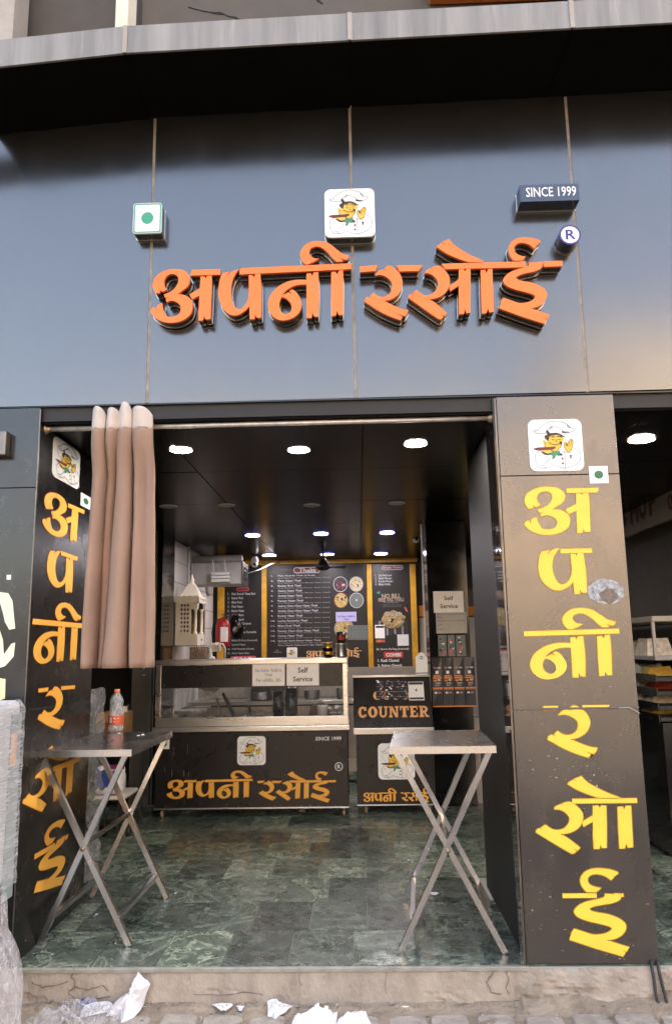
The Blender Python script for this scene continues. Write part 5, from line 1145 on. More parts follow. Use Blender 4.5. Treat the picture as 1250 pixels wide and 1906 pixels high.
# sloped desk front: from (KY-.02, kz2) up to (KY+.2, kzt)
ay, az = KY-.02, kz2+.001; by_, bz = KY+.2, kzt-.012
sl_ = math.hypot(by_-ay, bz-az); dy_, dz_ = (by_-ay)/sl_, (bz-az)/sl_
mps = lambda u, v, d: (u, ay+dy_*v-dz_*d, az+dz_*v+dy_*d)
m_ = MB(); ux0, ux1 = kx0-.02, kx1+.0
m_.hexa([(ux0, ay, az), (ux1, ay, az), (ux1, ay+.45, az), (ux0, ay+.45, az)], [(ux0, by_, bz), (ux1, by_, bz), (ux1, by_+.23, bz), (ux0, by_+.23, bz)], 'counter_black'); m_.build('sloped_front', kc)
MB().box((ux0-.006, by_-.012, bz+.001), (ux1+.006, by_+.24, kzt+.002), 'steel', .003).build('top', kc)
def ps(x, y):       # pixel -> (u, v) on the slope
    d = fw + (x-W0/2)/F*rt + (H0/2-y)/F*up; n_ = Vector((0, -dz_, dy_)); t_ = (Vector((0, ay, az))-CP).dot(n_)/d.dot(n_); q_ = CP+d*t_
    return q_.x, (q_.y-ay)*dy_+(q_.z-az)*dz_
# COUNTER in heavy slab letters
K('counter_text_edge', (.42,.14,.02), .5)
a = ps(666, 1336); b = ps(798, 1314)
m_ = MB()
SL = 'COUNTER'; n = len(SL); ww = [1,1.05,1.05,1.1,1,.95,1.05]; tot = sum(ww); x = a[0]; span = b[0]-a[0]
def slab_letter(mb, ch, x0, y0, w, h, m, d):
    def Rr(a, b_, c, e): mb.prism([(x0+a*w, y0+b_*h), (x0+c*w, y0+b_*h), (x0+c*w, y0+e*h), (x0+a*w, y0+e*h)], mps, d, 0, m)
    def Pp(pts): mb.prism([(x0+p*w, y0+q*h) for p, q in pts], mps, d, 0, m)
    def ring(cx, cy, rx, ry, ix, iy, a0, a1):
        o = ell(cx, cy, rx, ry, 20, a0, a1)+[(cx+rx*math.cos(R(a1)), cy+ry*math.sin(R(a1)))]; i_ = ell(cx, cy, ix, iy, 20, a0, a1)+[(cx+ix*math.cos(R(a1)), cy+iy*math.sin(R(a1)))]
        n = len(o); mb.add([mps(x0+p*w, y0+q*h, d) for p, q in o+i_], [(k, k+1, n+k+1, n+k) for k in range(n-1)], m)
    if ch == 'C': ring(.5,.5,.48,.5,.17,.34,40,320); Rr(.68,.62,.92,.95); Pp([(.70,.18),(.92,.1),(.93,.25),(.76,.32)])
    if ch == 'O': ring(.5,.5,.5,.5,.18,.34,0,360)
    if ch == 'U': Rr(.0,.86,.42,1); Rr(.60,.86,1,1); Rr(.1,.35,.34,.9); Rr(.70,.35,.88,.9); ring(.49,.36,.39,.36,.19,.2,180,360)
    if ch == 'N': Rr(.0,0,.34,.15); Rr(.0,.86,.38,1); Rr(.62,.86,1,1); Rr(.1,.1,.26,.9); Rr(.74,.0,.9,.9); Pp([(.08,1),(.38,1),(.9,.0),(.66,.0)])
    if ch == 'T': Rr(.33,.0,.67,.9); Rr(.22,.0,.78,.14); Rr(.02,.84,.98,1); Rr(.02,.62,.15,.9); Rr(.85,.62,.98,.9)
    if ch == 'E': Rr(.0,0,.9,.15); Rr(.0,.85,.9,1); Rr(.1,.1,.42,.9); Rr(.4,.43,.68,.58); Rr(.8,.08,.92,.36); Rr(.8,.66,.9,.9)
    if ch == 'R': Rr(.0,0,.48,.15); Rr(.0,.86,.5,1); Rr(.1,.1,.38,.9); ring(.5,.70,.40,.30,.14,.13,-90,90); Rr(.36,.40,.52,.57); Rr(.36,.83,.52,1); Pp([(.42,.48),(.66,.44),(.82,.15),(1.0,.15),(1.0,.0),(.70,.0)])
for mt_2, e, d in (('counter_text_edge', .004, .0012), ('counter_text', 0, .002)):
    x = a[0]
    for ch, w_ in zip(SL, ww):
        wl_ = span*w_/tot; slab_letter(m_, ch, x-e+.003, a[1]-e, wl_*.94+2*e-.006, (b[1]-a[1])+2*e, mt_2, d); x += wl_
# upper half hidden word CASH, only its lower edge shows below the stickers
c0 = ps(694, 1303); c1 = ps(762, 1286)
x = c0[0]
for ch in 'COUO': slab_letter(m_, ch, x, c0[1], (c1[0]-c0[0])/4*.93, c1[1]-c0[1], 'counter_text', .0018); x += (c1[0]-c0[0])/4
m_.build('lettering', kc)
m_ = MB()
for i in range(60):
    u_ = rng.uniform(ux0+.02, ux1-.02); v_ = abs(rng.gauss(0, .04)) if i < 40 else rng.uniform(0, .4); fleck(m_, mps, u_, v_, rng.choice([.002,.004]), 'glue', .0024)
m_.build('scratches', kc)
# stickers on the slope
K('sticker_film', (.05,.05,.055), .12); K('pinkish', (.35,.16,.18), .4)
for k, (xa, xb) in enumerate(((700,714), (717,732), (735,757))):
    u_, v_ = ps(xa, 1301); u2, v2 = ps(xb, 1264); t = thing('sticker_strip', 'dark photo strip of dishes on the sloping counter front, %s one' % ['left', 'middle', 'right wide'][k], 'sticker', (u_, KY+.1, .9), 'photo strips on the counter slope')
    m_ = MB(); m_.prism([(u_, v_), (u2, v_), (u2, v2), (u_, v2)], mps, .004, .0025, 'sticker_film', 'sticker_film'); m_.build('strip', t); m_ = MB(); rg = random.Random(k)
    for q_ in range(14):
        cu = rg.uniform(u_+.012, u2-.012); cv = v_+(v2-v_)*(.04+.92*q_/14); L = ell(cu, cv, rg.uniform(.006,.013), rg.uniform(.005,.010), 8); m_.prism(L, mps, .0048, .004, rg.choice(['pinkish','food_b','menu_dim','print_white','pinkish']))
    for q_ in range(4): vv = v_+(v2-v_)*(.1+.25*q_); m_.prism([(u_+.006, vv), (u2-.006, vv), (u2-.006, vv+.004), (u_+.006, vv+.004)], mps, .0046, .004, 'menu_dim')
    m_.build('dish_photos', t)
u_, v_ = ps(761, 1304); u2, v2 = ps(787, 1269); t = thing('payment_sticker', 'white payment sticker in a clear sleeve on the sloping counter front', 'sticker', (u_, KY+.1, .95))
m_ = MB(); m_.prism([(u_, v_), (u2, v_), (u2, v2), (u_, v2)], mps, .0042, .0025, 'print_white', 'print_white'); m_.build('sheet', t)
m_ = MB(); h_ = v2-v_; m_.prism([(u_+.006, v2-h_*.16), (u2-.006, v2-h_*.16), (u2-.006, v2-h_*.03), (u_+.006, v2-h_*.03)], mps, .005, .004, 'print_dark'); m_.prism([(u_+.006, v_+h_*.05), (u2-.006, v_+h_*.05), (u2-.006, v_+h_*.15), (u_+.006, v_+h_*.15)], mps, .005, .004, 'print_dark'); m_.prism(rrect((u_+u2)/2-.008, v_+h_*.48, (u_+u2)/2+.008, v_+h_*.6, .002), mps, .005, .004, 'print_dark'); m_.build('print', t)
ZF = (640,1240,3.906)
r_ = pe(ZF,247,560,512,823,KY); chef_plate(kc, XZ(KY), *r_, .0005, .003)
gold(kc, w1, w1, pe(ZF,140,888,383,986,KY), XZ(KY), .001, .0015); gold(kc, w2, w2, pe(ZF,413,886,633,992,KY), XZ(KY), .001, .0015)
for x, y in ((kx0+.08, KY+.06), (kx1-.05, KY+.06), (kx0+.08, KY+.44), (kx1-.05, KY+.44)): caster(kc, x, y, .032)

# ================================================================== BLACK COLUMN WITH POSTERS
QY = 3.62
qx0, qx1 = U(808,1450,1,QY).x, U(886,1450,1,QY).x
bc = thing('black_column', 'tall black clad column right of the cash counter', 'column', ((qx0+qx1)/2, QY+.1, 0))
MB().box((qx0, QY, .0), (qx1, QY+.35, 2.72), 'black_gloss', .004).build('cladding', bc)
MB().box((qx0-.045, QY+.05, .9), (qx0-.03, QY+.065, 2.7), 'device').build('pipe', bc)
ZG = (600,960,3.676)
r_ = pe(ZG,745,965,1040,1298,QY)
note('self_service_notice', 'white Self Service sheet on the black column', ZG, 757, 516, 963, 662, QY, [('Self', .36, .24, .66, .42), ('Service', .22, .60, .80, .80)], bold=.02)
K('paper_grey', (.42,.40,.37), .7, noise=.1, nscale=12)
t = note('rules_sheet', 'greyish printed rules sheet below the Self Service sheet on the column', ZG, 775, 660, 985, 805, QY-.003, [('Payment once done will not be', .04, .05, .95, .14), ('Thanks', .04, .18, .22, .28), ('GSTN Extra any on our amount Rs 50', .04, .36, .92, .45), ('upto 20', .04, .55, .2, .64), ('welcome', .04, .74, .22, .83)], 'paper_grey', 'print_dark', 0)
for k, (xa, xb) in enumerate(((790,848), (855,905), (912,978))):
    r_ = pe(ZG, xa, 815, xb, 962, QY-.002); t = thing('sticker_strip', 'dark photo strip of dishes on the black column, %s one' % ['left', 'middle', 'right'][k], 'sticker', (r_[0], QY, r_[1]), 'photo strips on the column')
    MB().box((r_[0], QY-.006, r_[1]), (r_[2], QY-.001, r_[3]), 'food_b').build('strip', t); m_ = MB(); rg = random.Random(30+k)
    for q_ in range(12): m_.prism(ell(rg.uniform(r_[0]+.02, r_[2]-.02), r_[1]+(r_[3]-r_[1])*(.06+.9*q_/12), rg.uniform(.008,.018), rg.uniform(.006,.012), 8), XZ(QY), .0068, .006, rg.choice(['pinkish','pink','menu_dim','print_white','sticker_film']))
    m_.build('dish_photos', t)
r_ = pe(ZG,748,968,1044,1298,QY)
for k in range(4):
    a = r_[0]+(r_[2]-r_[0])*k/4; b = a+(r_[2]-r_[0])/4-.003; H_ = r_[3]-r_[1]
    t = thing('flyer', 'dark flyer with orange print in the row on the column, %s' % ['first from the left', 'second from the left', 'third from the left', 'fourth from the left'][k], 'flyer', (a, QY, r_[1]), 'row of flyers on the column')
    m_ = MB(); m_.add([(a,QY-.010,r_[1]), (b,QY-.004,r_[1]), (b,QY-.012,r_[1]+H_*.5), (a,QY-.006,r_[1]+H_*.5), (b,QY-.003,r_[3]), (a,QY-.008,r_[3])], [(0,1,2,3), (3,2,4,5)], 'sticker_film'); m_.build('sheet', t)
    m_ = MB(); w_ = b-a; F_ = lambda fx0, fy0, fx1, fy1, m, d=.0135: m_.prism([(a+w_*fx0, r_[3]-H_*fy1), (a+w_*fx1, r_[3]-H_*fy1), (a+w_*fx1, r_[3]-H_*fy0), (a+w_*fx0, r_[3]-H_*fy0)], XZ(QY), d, d-.0006, m)
    F_(.15,.20,.45,.23,'pinkish'); F_(.55,.20,.85,.23,'menu_white'); F_(.35,.28,.62,.34,'print_white'); F_(.15,.37,.80,.40,'cover_orange'); F_(.1,.41,.9,.44,'cover_orange')
    m_.prism(ell(a+w_*.3, r_[3]-H_*.48, w_*.17, H_*.02, 10), XZ(QY), .0135, .013, 'cover_orange'); m_.prism(ell(a+w_*.66, r_[3]-H_*.47, w_*.17, H_*.025, 10), XZ(QY), .0135, .013, 'food_c')
    F_(.3,.52,.8,.55,'print_grey'); F_(.3,.57,.7,.59,'print_grey'); F_(.05,.62,.98,.655,'cover_orange'); F_(.05,.665,.98,.675,'pinkish'); F_(.2,.715,.42,.75,'print_white'); F_(.5,.715,.8,.75,'pinkish'); m_.build('print', t)
tag(MB().box((r_[0], QY-.012, r_[1]-.012), (r_[2], QY-.003, r_[1]-.001), 'cover_orange').build('flyer_ledge'), 'thin orange strip under the row of flyers', 'ledge')
# small LED sign behind the column
a, b = U(884,1100,1,4.4), U(903,1128,1,4.4)
t = thing('led_sign', 'small red and green LED sign glowing behind the black column', 'sign', (a.x, 4.4, b.z))
MB().box((a.x-.2, 4.41, b.z), (b.x+.25, 4.45, a.z+.02), 'wire').build('case', t)
m_ = MB()
for k in range(5): m_.box((a.x-.02+k*.035, 4.405, a.z-.045), (a.x+.004+k*.035, 4.409, a.z-.04), 'led_red').box((a.x-.02+k*.035, 4.405, a.z-.005), (a.x+.004+k*.035, 4.409, a.z), 'led_red').box((a.x-.02+k*.035, 4.405, a.z-.04), (a.x-.015+k*.035, 4.409, a.z-.005), 'led_red')
m_.build('red_digits', t); m_ = MB(); text(m_, 'ODNE', XZ(4.41), a.x-.02, b.z+.008, a.x+.16, b.z+.055, 'led_green', .004, .03); m_.build('green_text', t)
# wall stub behind the right table
tag(MB().box((U(890,1500,2,0).x, 3.75, 0), (U(903,1500,2,0).x, 4.6, .80), 'beige_wall', .003).build('door_frame'), 'pale door frame edge beside the black column', 'door frame')

# ================================================================== FOLDING STEEL TABLES
def sq(mb, a, b, w=.028, up=(0,1,0)): return mb.bar(a, b, w, w, 'steel_tube', up)
def folding_table(name, label, fl, fr_, bl, br, H_, feet):
    """fl, fr_, bl, br: corners of the top; feet: front-left, front-right, back-left, back-right"""
    c = [(fl[i]+br[i])/2 for i in (0, 1)]; t = thing(name, label, 'folding table', (c[0], c[1], 0))
    q4 = [Vector((*p, 0)) for p in (fl, fr_, br, bl)]; z = Vector((0,0,1))
    bm_ = MB(); bm_.hexa([p+z*(H_-.004) for p in q4], [p+z*H_ for p in q4], 'steel_top'); bm_.build('top', t)
    for i in range(4):
        a, b = q4[i], q4[(i+1) % 4]; n_ = (b-a).normalized(); MB().hexa([a+z*(H_-.036), b+z*(H_-.036), b-z*(-H_+.0042), a-z*(-H_+.0042)], [a+z*(H_-.036)+Vector((-n_.y, n_.x, 0))*.003, b+z*(H_-.036)+Vector((-n_.y, n_.x, 0))*.003, b+z*(H_-.0042)+Vector((-n_.y, n_.x, 0))*.003, a+z*(H_-.0042)+Vector((-n_.y, n_.x, 0))*.003], 'steel_tube').build('skirt', t)
    ins = .035
    for (L, R_, fL, fR, s) in ((fl, fr_, feet[0], feet[1], 1), (bl, br, feet[2], feet[3], -1)):
        tL = Vector((L[0]+ins, L[1]+.03*s, H_-.03)); tR = Vector((R_[0]-ins, R_[1]+.03*s, H_-.03))
        fl_, fr2 = Vector((*fL, .004)), Vector((*fR, .004))
        o1 = Vector((0, .015*s, 0)); o2 = -o1
        sq(MB(), tL+o1, fr2+o1).build('leg', t); sq(MB(), tR+o2, fl_+o2).build('leg', t)
        # rivet where the legs cross
        a, b = tL, fr2; k = .5; m1 = a+(b-a)*.5; m2 = tR+(fl_-tR)*.5; m = (m1+m2)/2
        MB().lathe((m.x, m.y-.03, m.z), [(0,-.003), (.011,0), (.011,.06), (0,.063)], 'bolt', 12, 'y').build('pivot_bolt', t)
    A = [Vector((*feet[i], .004)) for i in range(4)]; TLf, TRf = Vector((fl[0]+ins, fl[1]+.03, H_-.03)), Vector((fr_[0]-ins, fr_[1]+.03, H_-.03)); TLb, TRb = Vector((bl[0]+ins, bl[1]-.03, H_-.03)), Vector((br[0]-ins, br[1]-.03, H_-.03))
    for (f0, f1, b0, b1) in ((A[0], TRf, A[2], TRb), (A[1], TLf, A[3], TLb)):
        k = .135; a = f0+(f1-f0)*k; b = b0+(b1-b0)*k; sq(MB(), a+(b-a)*.02, b-(b-a)*.02, .024, (0,0,1)).build('stretcher', t)
    k = .52; a = A[0]+(TRf-A[0])*k; b = A[2]+(TRb-A[2])*k; MB().bar(a+Vector((.0,.02,0)), b-Vector((0,.02,0)), .016, .02, 'steel_tube').build('hinge_bar', t)
    return t
folding_table('folding_table', 'right steel folding table with crossed tube legs, in front of the cash counter', (.147,.10), (.689,.10), (.206,.85), (.726,.85), .99, [(.176,.174), (.690,.130), (.241,.915), (.735,.84)])
folding_table('folding_table', 'left steel folding table carrying the water bottle', (-1.757,.25), (-1.222,.25), (-1.745,1.12), (-1.212,1.12), .975, [(-1.685,.31), (-1.205,.245), (-1.67,1.02), (-1.196,1.017)])
# bottle
bcx, bcy = U(204, 1366, 2, .975).x, U(204, 1362, 2, .975).y
bt = thing('water_bottle', 'clear plastic bottle with red label and orange cap', 'bottle', (bcx, bcy, .975))
BR = 1.32
prof = [(0,.004), (.030,.002), (.036,.010), (.037,.03), (.035,.035), (.0365,.045), (.0365,.10), (.036,.115), (.032,.135), (.034,.15), (.031,.165), (.0335,.18), (.033,.20), (.026,.225), (.015,.245), (.0135,.255), (.0135,.262)]
K('bottle_plastic', (.92,.95,.97), .05, trans=1, ior=1.15)
MB().lathe((bcx, bcy, .976), [(r_*(BR if z < .23 else 1.15), z) for r_, z in prof], 'bottle_clear', 32).build('bottle_body', bt)
MB().lathe((bcx, bcy, .976), [(.0376*BR,.046), (.0378*BR,.05), (.0378*BR,.098), (.0376*BR,.102)], 'bottle_label', 32).build('label_band', bt)
m_ = MB(); cm = cylmap(bcx, bcy, .0380*BR); text(m_, 'water', cm, -.004, 1.048, .030, 1.062, 'print_white', .0004, .04)
m_.prism([(-.028,1.036), (-.012,1.036), (-.012,1.068), (-.028,1.068)], cm, .0003, 0, 'print_white')
m_ = MB(); m_.prism([(-.030,1.034), (-.012,1.034), (-.012,1.070), (-.030,1.070)], cm, .0004, .0001, 'print_white')
for zz, hh in ((1.058,.010), (1.040,.004)): m_.prism([(.0,zz), (.012,zz+.001), (.030,zz), (.030,zz+hh), (.012,zz+hh+.002), (.0,zz+hh)], cm, .0004, .0001, 'print_white')
m_.build('label_print', bt)
MB().lathe((bcx, bcy, .976), [(.016,.244), (.0185,.246), (.0187,.268), (.016,.270), (0,.270)], 'cap', 24).build('cap', bt)
m_ = MB()
for k, (px, py) in enumerate(((258,1369), (266,1367.5), (222,1365))):
    c = U(px, py, 2, .9755); m_ = MB(); m_.lathe((c.x, c.y, .9752), [(0,.004), (.008,.003), (.012,.0)], 'paper_litter', 7); tag(m_.build('paper_scrap'), ['left scrap of the pair', 'right scrap of the pair', 'single scrap beside the bottle'][k]+' of white paper on the left table', 'paper scrap')

# ================================================================== LEFT SIDE ROOM SEEN PAST THE LEFT PILLAR
Yb_ = 2.2
a = U(176, 1300, 1, 1.6)
# plastic wrapped bale
def sheet(name, label, cat, path_fn, nu, nv, m, thick=0, parent=None):
    vs = [path_fn(i/nu, j/nv) for j in range(nv+1) for i in range(nu+1)]
    m_ = MB(); m_.add(vs, [(j*(nu+1)+i, j*(nu+1)+i+1, (j+1)*(nu+1)+i+1, (j+1)*(nu+1)+i) for j in range(nv) for i in range(nu)], m, True); o = m_.build(name, parent)
    if label: tag(o, label, cat)
    return o
def nz(*k): return math.sin(k[0]*12.9+k[1]*4.1)*.5+math.sin(k[0]*27.1-k[1]*9.7+1.3)*.3+math.sin(k[0]*5.3+k[1]*21.7+.4)*.3
w0_, w1_ = U(163,1280,1,1.35), U(187,1280,1,1.35)
t = thing('wrapped_bundle', 'tall bundle of green stuff in crumpled clear plastic behind the left pillar', 'bundle', ((w0_.x+w1_.x)/2, 1.45, 0))
sheet('plastic_wrap', None, None, lambda u, v: ((w0_.x-.05)+(w1_.x-w0_.x+.05)*(.5-.5*math.cos(math.pi*u))+.012*nz(v*3, u*2), 1.45-.12*math.sin(math.pi*u)+.02*nz(u*3, v*4), 1.24*v+.01*nz(u, v)), 14, 40, 'plastic_film', parent=t)
m_ = MB(); rg = random.Random(9)
for k in range(60):
    p = Vector((rg.uniform(w0_.x-.02, w1_.x-.03), rg.uniform(1.38, 1.5), rg.uniform(.15, 1.0))); d = Vector((rg.uniform(-1,1), 0, rg.uniform(-.3,1)))*.05
    m_.quad([p, p+d, p+d+Vector((.02,0,.02)), p+Vector((.02,0,.02))], 'leaf')
m_.build('green_filling', t)
cc = U(198, 1350, 1, 2.6); ca, cb = U(180,1350,1,2.6), U(236,1350,1,2.6)
t = thing('carton', 'open brown cardboard carton behind the water bottle', 'carton', ((ca.x+cb.x)/2, 2.7, .9))
zc0, zc1 = U(200,1362,1,2.6).z, U(200,1328,1,2.6).z
MB().box((ca.x, 2.6, zc0-.05), (cb.x-.04, 2.606, zc1), 'cardboard').box((ca.x, 2.9, zc0-.05), (cb.x-.04, 2.906, zc1), 'cardboard').box((ca.x, 2.606, zc0-.05), (ca.x+.006, 2.9, zc1), 'cardboard').box((cb.x-.046, 2.606, zc0-.05), (cb.x-.04, 2.9, zc1), 'cardboard').box((ca.x, 2.6, zc0-.056), (cb.x-.04, 2.906, zc0-.05), 'cardboard').build('carton_body', t)
MB().hexa([(ca.x, 2.6, zc1), (cb.x-.04, 2.6, zc1), (cb.x-.05, 2.5, zc1-.06), (ca.x+.02, 2.5, zc1-.07)], [(ca.x, 2.604, zc1+.003), (cb.x-.04, 2.604, zc1+.003), (cb.x-.05, 2.503, zc1-.057), (ca.x+.02, 2.503, zc1-.067)], 'cardboard').build('flap', t)
st = thing('storage_shelf', 'black shelf carrying the brown carton', 'shelf', (ca.x, 2.8, 0))
MB().box((ca.x-.25, 2.45, zc0-.085), (cb.x+.03, 3.1, zc0-.06), 'wire', .003).build('board', st)
for x, y in ((ca.x-.2, 3.05), (cb.x+.01, 3.05), (cb.x+.01, 2.47), (ca.x-.2, 2.47)): MB().box((x-.012, y-.012, .001), (x+.012, y+.012, zc0-.087), 'wire').build('leg', st)
c = U(225, 1325, 1, 2.7)
t = thing('sauce_bottle', 'dark bottle with a cream label standing in the carton', 'bottle', (c.x, 2.75, zc0-.04))
MB().lathe((c.x, 2.75, zc0-.049), [(0,0), (.035,0), (.037,.02), (.037,.16), (.03,.19), (.014,.21), (.014,.24), (0,.24)], 'black_gloss', 18).build('glass_body', t)
MB().lathe((c.x, 2.75, c.z-.045), [(.0376,0), (.0378,.002), (.0378,.085), (.0376,.087)], 'cream', 18).build('label_band', t)
c = U(234, 1308, 1, 2.8); tag(MB().lathe((c.x, 2.86, zc0-.049), [(0,0), (.03,0), (.03,.19), (.012,.22), (.016,.225), (.016,.255), (0,.256)], 'blue_side', 16).build('dark_bottle'), 'blue capped dark bottle at the right end of the carton', 'bottle')
# sack with a blue print on a trolley
ta, tb = U(174,1480,1,2.3), U(232,1430,1,2.3)
t = thing('printed_sack', 'white sack printed with a blue lobster and magenta band', 'sack', ((ta.x+tb.x)/2, 2.4, ta.z))
MB().box((ta.x, 2.3, ta.z), (tb.x-.03, 2.45, U(200,1428,1,2.3).z), 'paper', .03).build('sack_body', t)
# a plain blue blotch with limbs, on the front of the sack
m_ = MB(); q2_ = lambda x, y: (lambda p: (p.x, p.z))(U(150+x/6.35, 1240+y/6.35, 1, 2.295))
m_.prism([q2_(*p) for p in smooth_loop([(165,1230),(200,1200),(240,1240),(300,1215),(350,1260),(400,1230),(440,1290),(430,1380),(380,1400),(350,1450),(300,1430),(260,1470),(215,1440),(180,1400),(200,1340),(165,1290)])], XZ(2.295), .001, 0, 'blue_print')
m_.prism([q2_(*p) for p in ((350,1165),(520,1165),(520,1215),(330,1215))], XZ(2.295), .0015, 0, 'magenta'); m_.prism([q2_(*p) for p in ((158,1515),(470,1510),(470,1565),(158,1570))], XZ(2.295), .0015, 0, 'magenta')
m_.build('print', t)
t = thing('trolley', 'low pale platform trolley under the printed sack', 'trolley', ((ta.x+tb.x)/2, 2.45, .05))
zt2 = ta.z-.004
MB().box((ta.x-.05, 2.25, zt2-.03), (tb.x+.02, 2.65, zt2), 'cream', .012).build('platform', t)
for x in (ta.x, tb.x-.04):
    for y in (2.30, 2.60): MB().lathe((x-.012, y, .035), [(0,0), (.033,0), (.035,.006), (.035,.02), (.033,.026), (0,.026)], 'rubber', 14, 'x').build('wheel', t); MB().box((x-.004, y-.008, .03), (x+.006, y+.008, zt2-.031), 'steel_dark').build('fork', t)
# pale pipe and latch on the grey column
tag(MB().tube([U(231,1440,1,3.7), U(231,1475,1,3.7)], .02, 'wire_white', 10).build('pipe_stub'), 'short pale pipe against the narrow grey column', 'pipe')
a = U(268,1250,1,3.795); t = thing('door_latch', 'small metal latch near the top of the narrow grey column', 'latch', (a.x, 3.79, a.z)); MB().tube([(a.x-.03, 3.788, a.z), (a.x, 3.78, a.z+.015), (a.x+.01, 3.78, a.z+.05)], .005, 'steel', 6).build('latch', t); MB().box((a.x-.01, 3.785, a.z-.04), (a.x+.02, 3.799, a.z-.03), 'steel').build('keeper', t)

# ================================================================== WRAPPED APPLIANCE AT THE LEFT EDGE
ax0, ax1 = -2.4, U(37,1500,1,-.10).x; azt = U(20,1306,1,-.3).z
ap = thing('wrapped_appliance', 'tall grey appliance wrapped in stretch film at the left picture edge', 'appliance', (-2.0,-.5,-.17))
MB().box((ax0,-.60,U(20,1700,1,-.6).z), (ax1-.004,-.12,azt-.003), 'device', .03).build('cabinet', ap)
K('seafoam', (.22,.27,.26), .4); MB().box((ax1-.0035,-.24,azlow:=U(20,1690,1,-.3).z), (ax1+.001,-.13,azt-.06), 'seafoam', .001).build('side_panel', ap)
la, lb = U(20,1395,0,ax1+.002), U(31,1395,0,ax1+.002); lz0, lz1 = U(25,1425,0,ax1+.002).z, U(25,1366,0,ax1+.002).z
MB().box((ax1+.0012,la.y,lz0), (ax1+.003,lb.y,lz1), 'counter_text').build('orange_sticker', ap)
m_ = MB(); text(m_, 'E O B E 4', lambda u, v, d: (ax1+.0036, lb.y-.03-v, u), lz0+.085, .0, lz1-.01, (lb.y-la.y)*.35, 'print_white', 0, .02); m_.build('sticker_print', ap)
m_ = MB(); text(m_, 'A2M', XF(ax1), la.y, lz1+.04, lb.y, lz1+.06, 'print_dark', .0015, .02); m_.build('handwriting', ap)
def wrap(u, v):
    # around the cabinet: left front -> right front -> right side
    z = U(20,1708,1,-.6).z+(azt-U(20,1708,1,-.6).z)*v; e = .006+.003*nz(u*3+v*1.5, v*5)+.0012*math.sin(v*47+u*31+3*math.sin(v*9))+.001*math.sin(v*113-u*60)
    p = u*1.6; r_ = .035; ztrim = 1
    if p < 1: x, y = ax0+(ax1-ax0-r_)*p+0*e, -.612-e
    elif p < 1.15: a_ = (p-1)/.15*math.pi/2; x, y = ax1-r_+(r_+e+.006)*math.sin(a_), -.60+r_-(r_+e+.012)*math.cos(a_)
    else: x, y = ax1+e+.003, -.60+r_+(p-1.15)*1.0
    if v > .93: s_ = (v-.93)/.07; x -= .03*s_*s_*(1 if p > .9 else 0); z -= .0
    return (x, y, z)
sheet('stretch_film', None, None, wrap, 48, 90, 'wrap_film', parent=ap)
# loose plastic under the appliance
bz0 = -.17
def crumple(cx, cy, w, d, z0, z1, seed, top=.4):
    def f(u, v):
        a_ = u*2*math.pi; k = 1+.22*math.sin(3*a_+seed)+.12*math.sin(7*a_+seed*2+v*5)+.05*math.sin(17*a_+v*11)
        s_ = (1-(1-top)*v**1.6)*(.75+.5*math.sin(math.pi*min(1, v*1.2+.1))**.6)
        return (cx+w*k*s_*math.cos(a_), cy+d*k*s_*math.sin(a_), z0+(z1-z0)*v+.012*math.sin(9*a_+v*13+seed))
    return f
zfoot = U(20,1700,1,-.6).z
wb = sheet('plastic_bag', 'bunched clear plastic bag under the wrapped appliance', 'plastic bag', crumple(-1.62,-.50,.13,.09,-.16,zfoot+.04,1.0,.7), 60, 30, 'plastic_film')
sheet('plastic_bag', 'dangling tip of clear plastic beside the wrapped appliance foot', 'plastic bag', crumple(-1.70,-.62,.06,.04,-.15,zfoot-.1,2.3,.9), 40, 18, 'plastic_film')
MB_ = MB(); MB_.box((ax0,-.58,-.168), (ax1-.06,-.14,zfoot-.002), 'print_white', .02); tag(MB_.build('foam_block'), 'white foam packing block under the wrapped appliance', 'packing')
def gsheet(cx, cy, w, d, h, seed):
    def f(u, v):
        x, y = (u-.5)*2, (v-.5)*2; ed = 1+.18*math.sin(5*math.atan2(y, x)+seed); r2 = min(1, math.hypot(x, y)/1.2)
        z = h*(1-r2**2)*(.6+.5*math.sin(x*5+seed)*math.cos(y*4+seed*2))+.012*math.sin(x*13+y*9+seed)+.008*math.sin(x*29-y*17)
        return (cx+w*x*ed, cy+d*y*ed, ground_z(cx, cy)+.012+max(0, z))
    return f
sheet('plastic_sheet', 'crumpled transparent plastic sheet lying on the ground at the left', 'plastic sheet', gsheet(-1.30,-.12,.20,.11,.055,2.1), 44, 26, 'plastic_film')

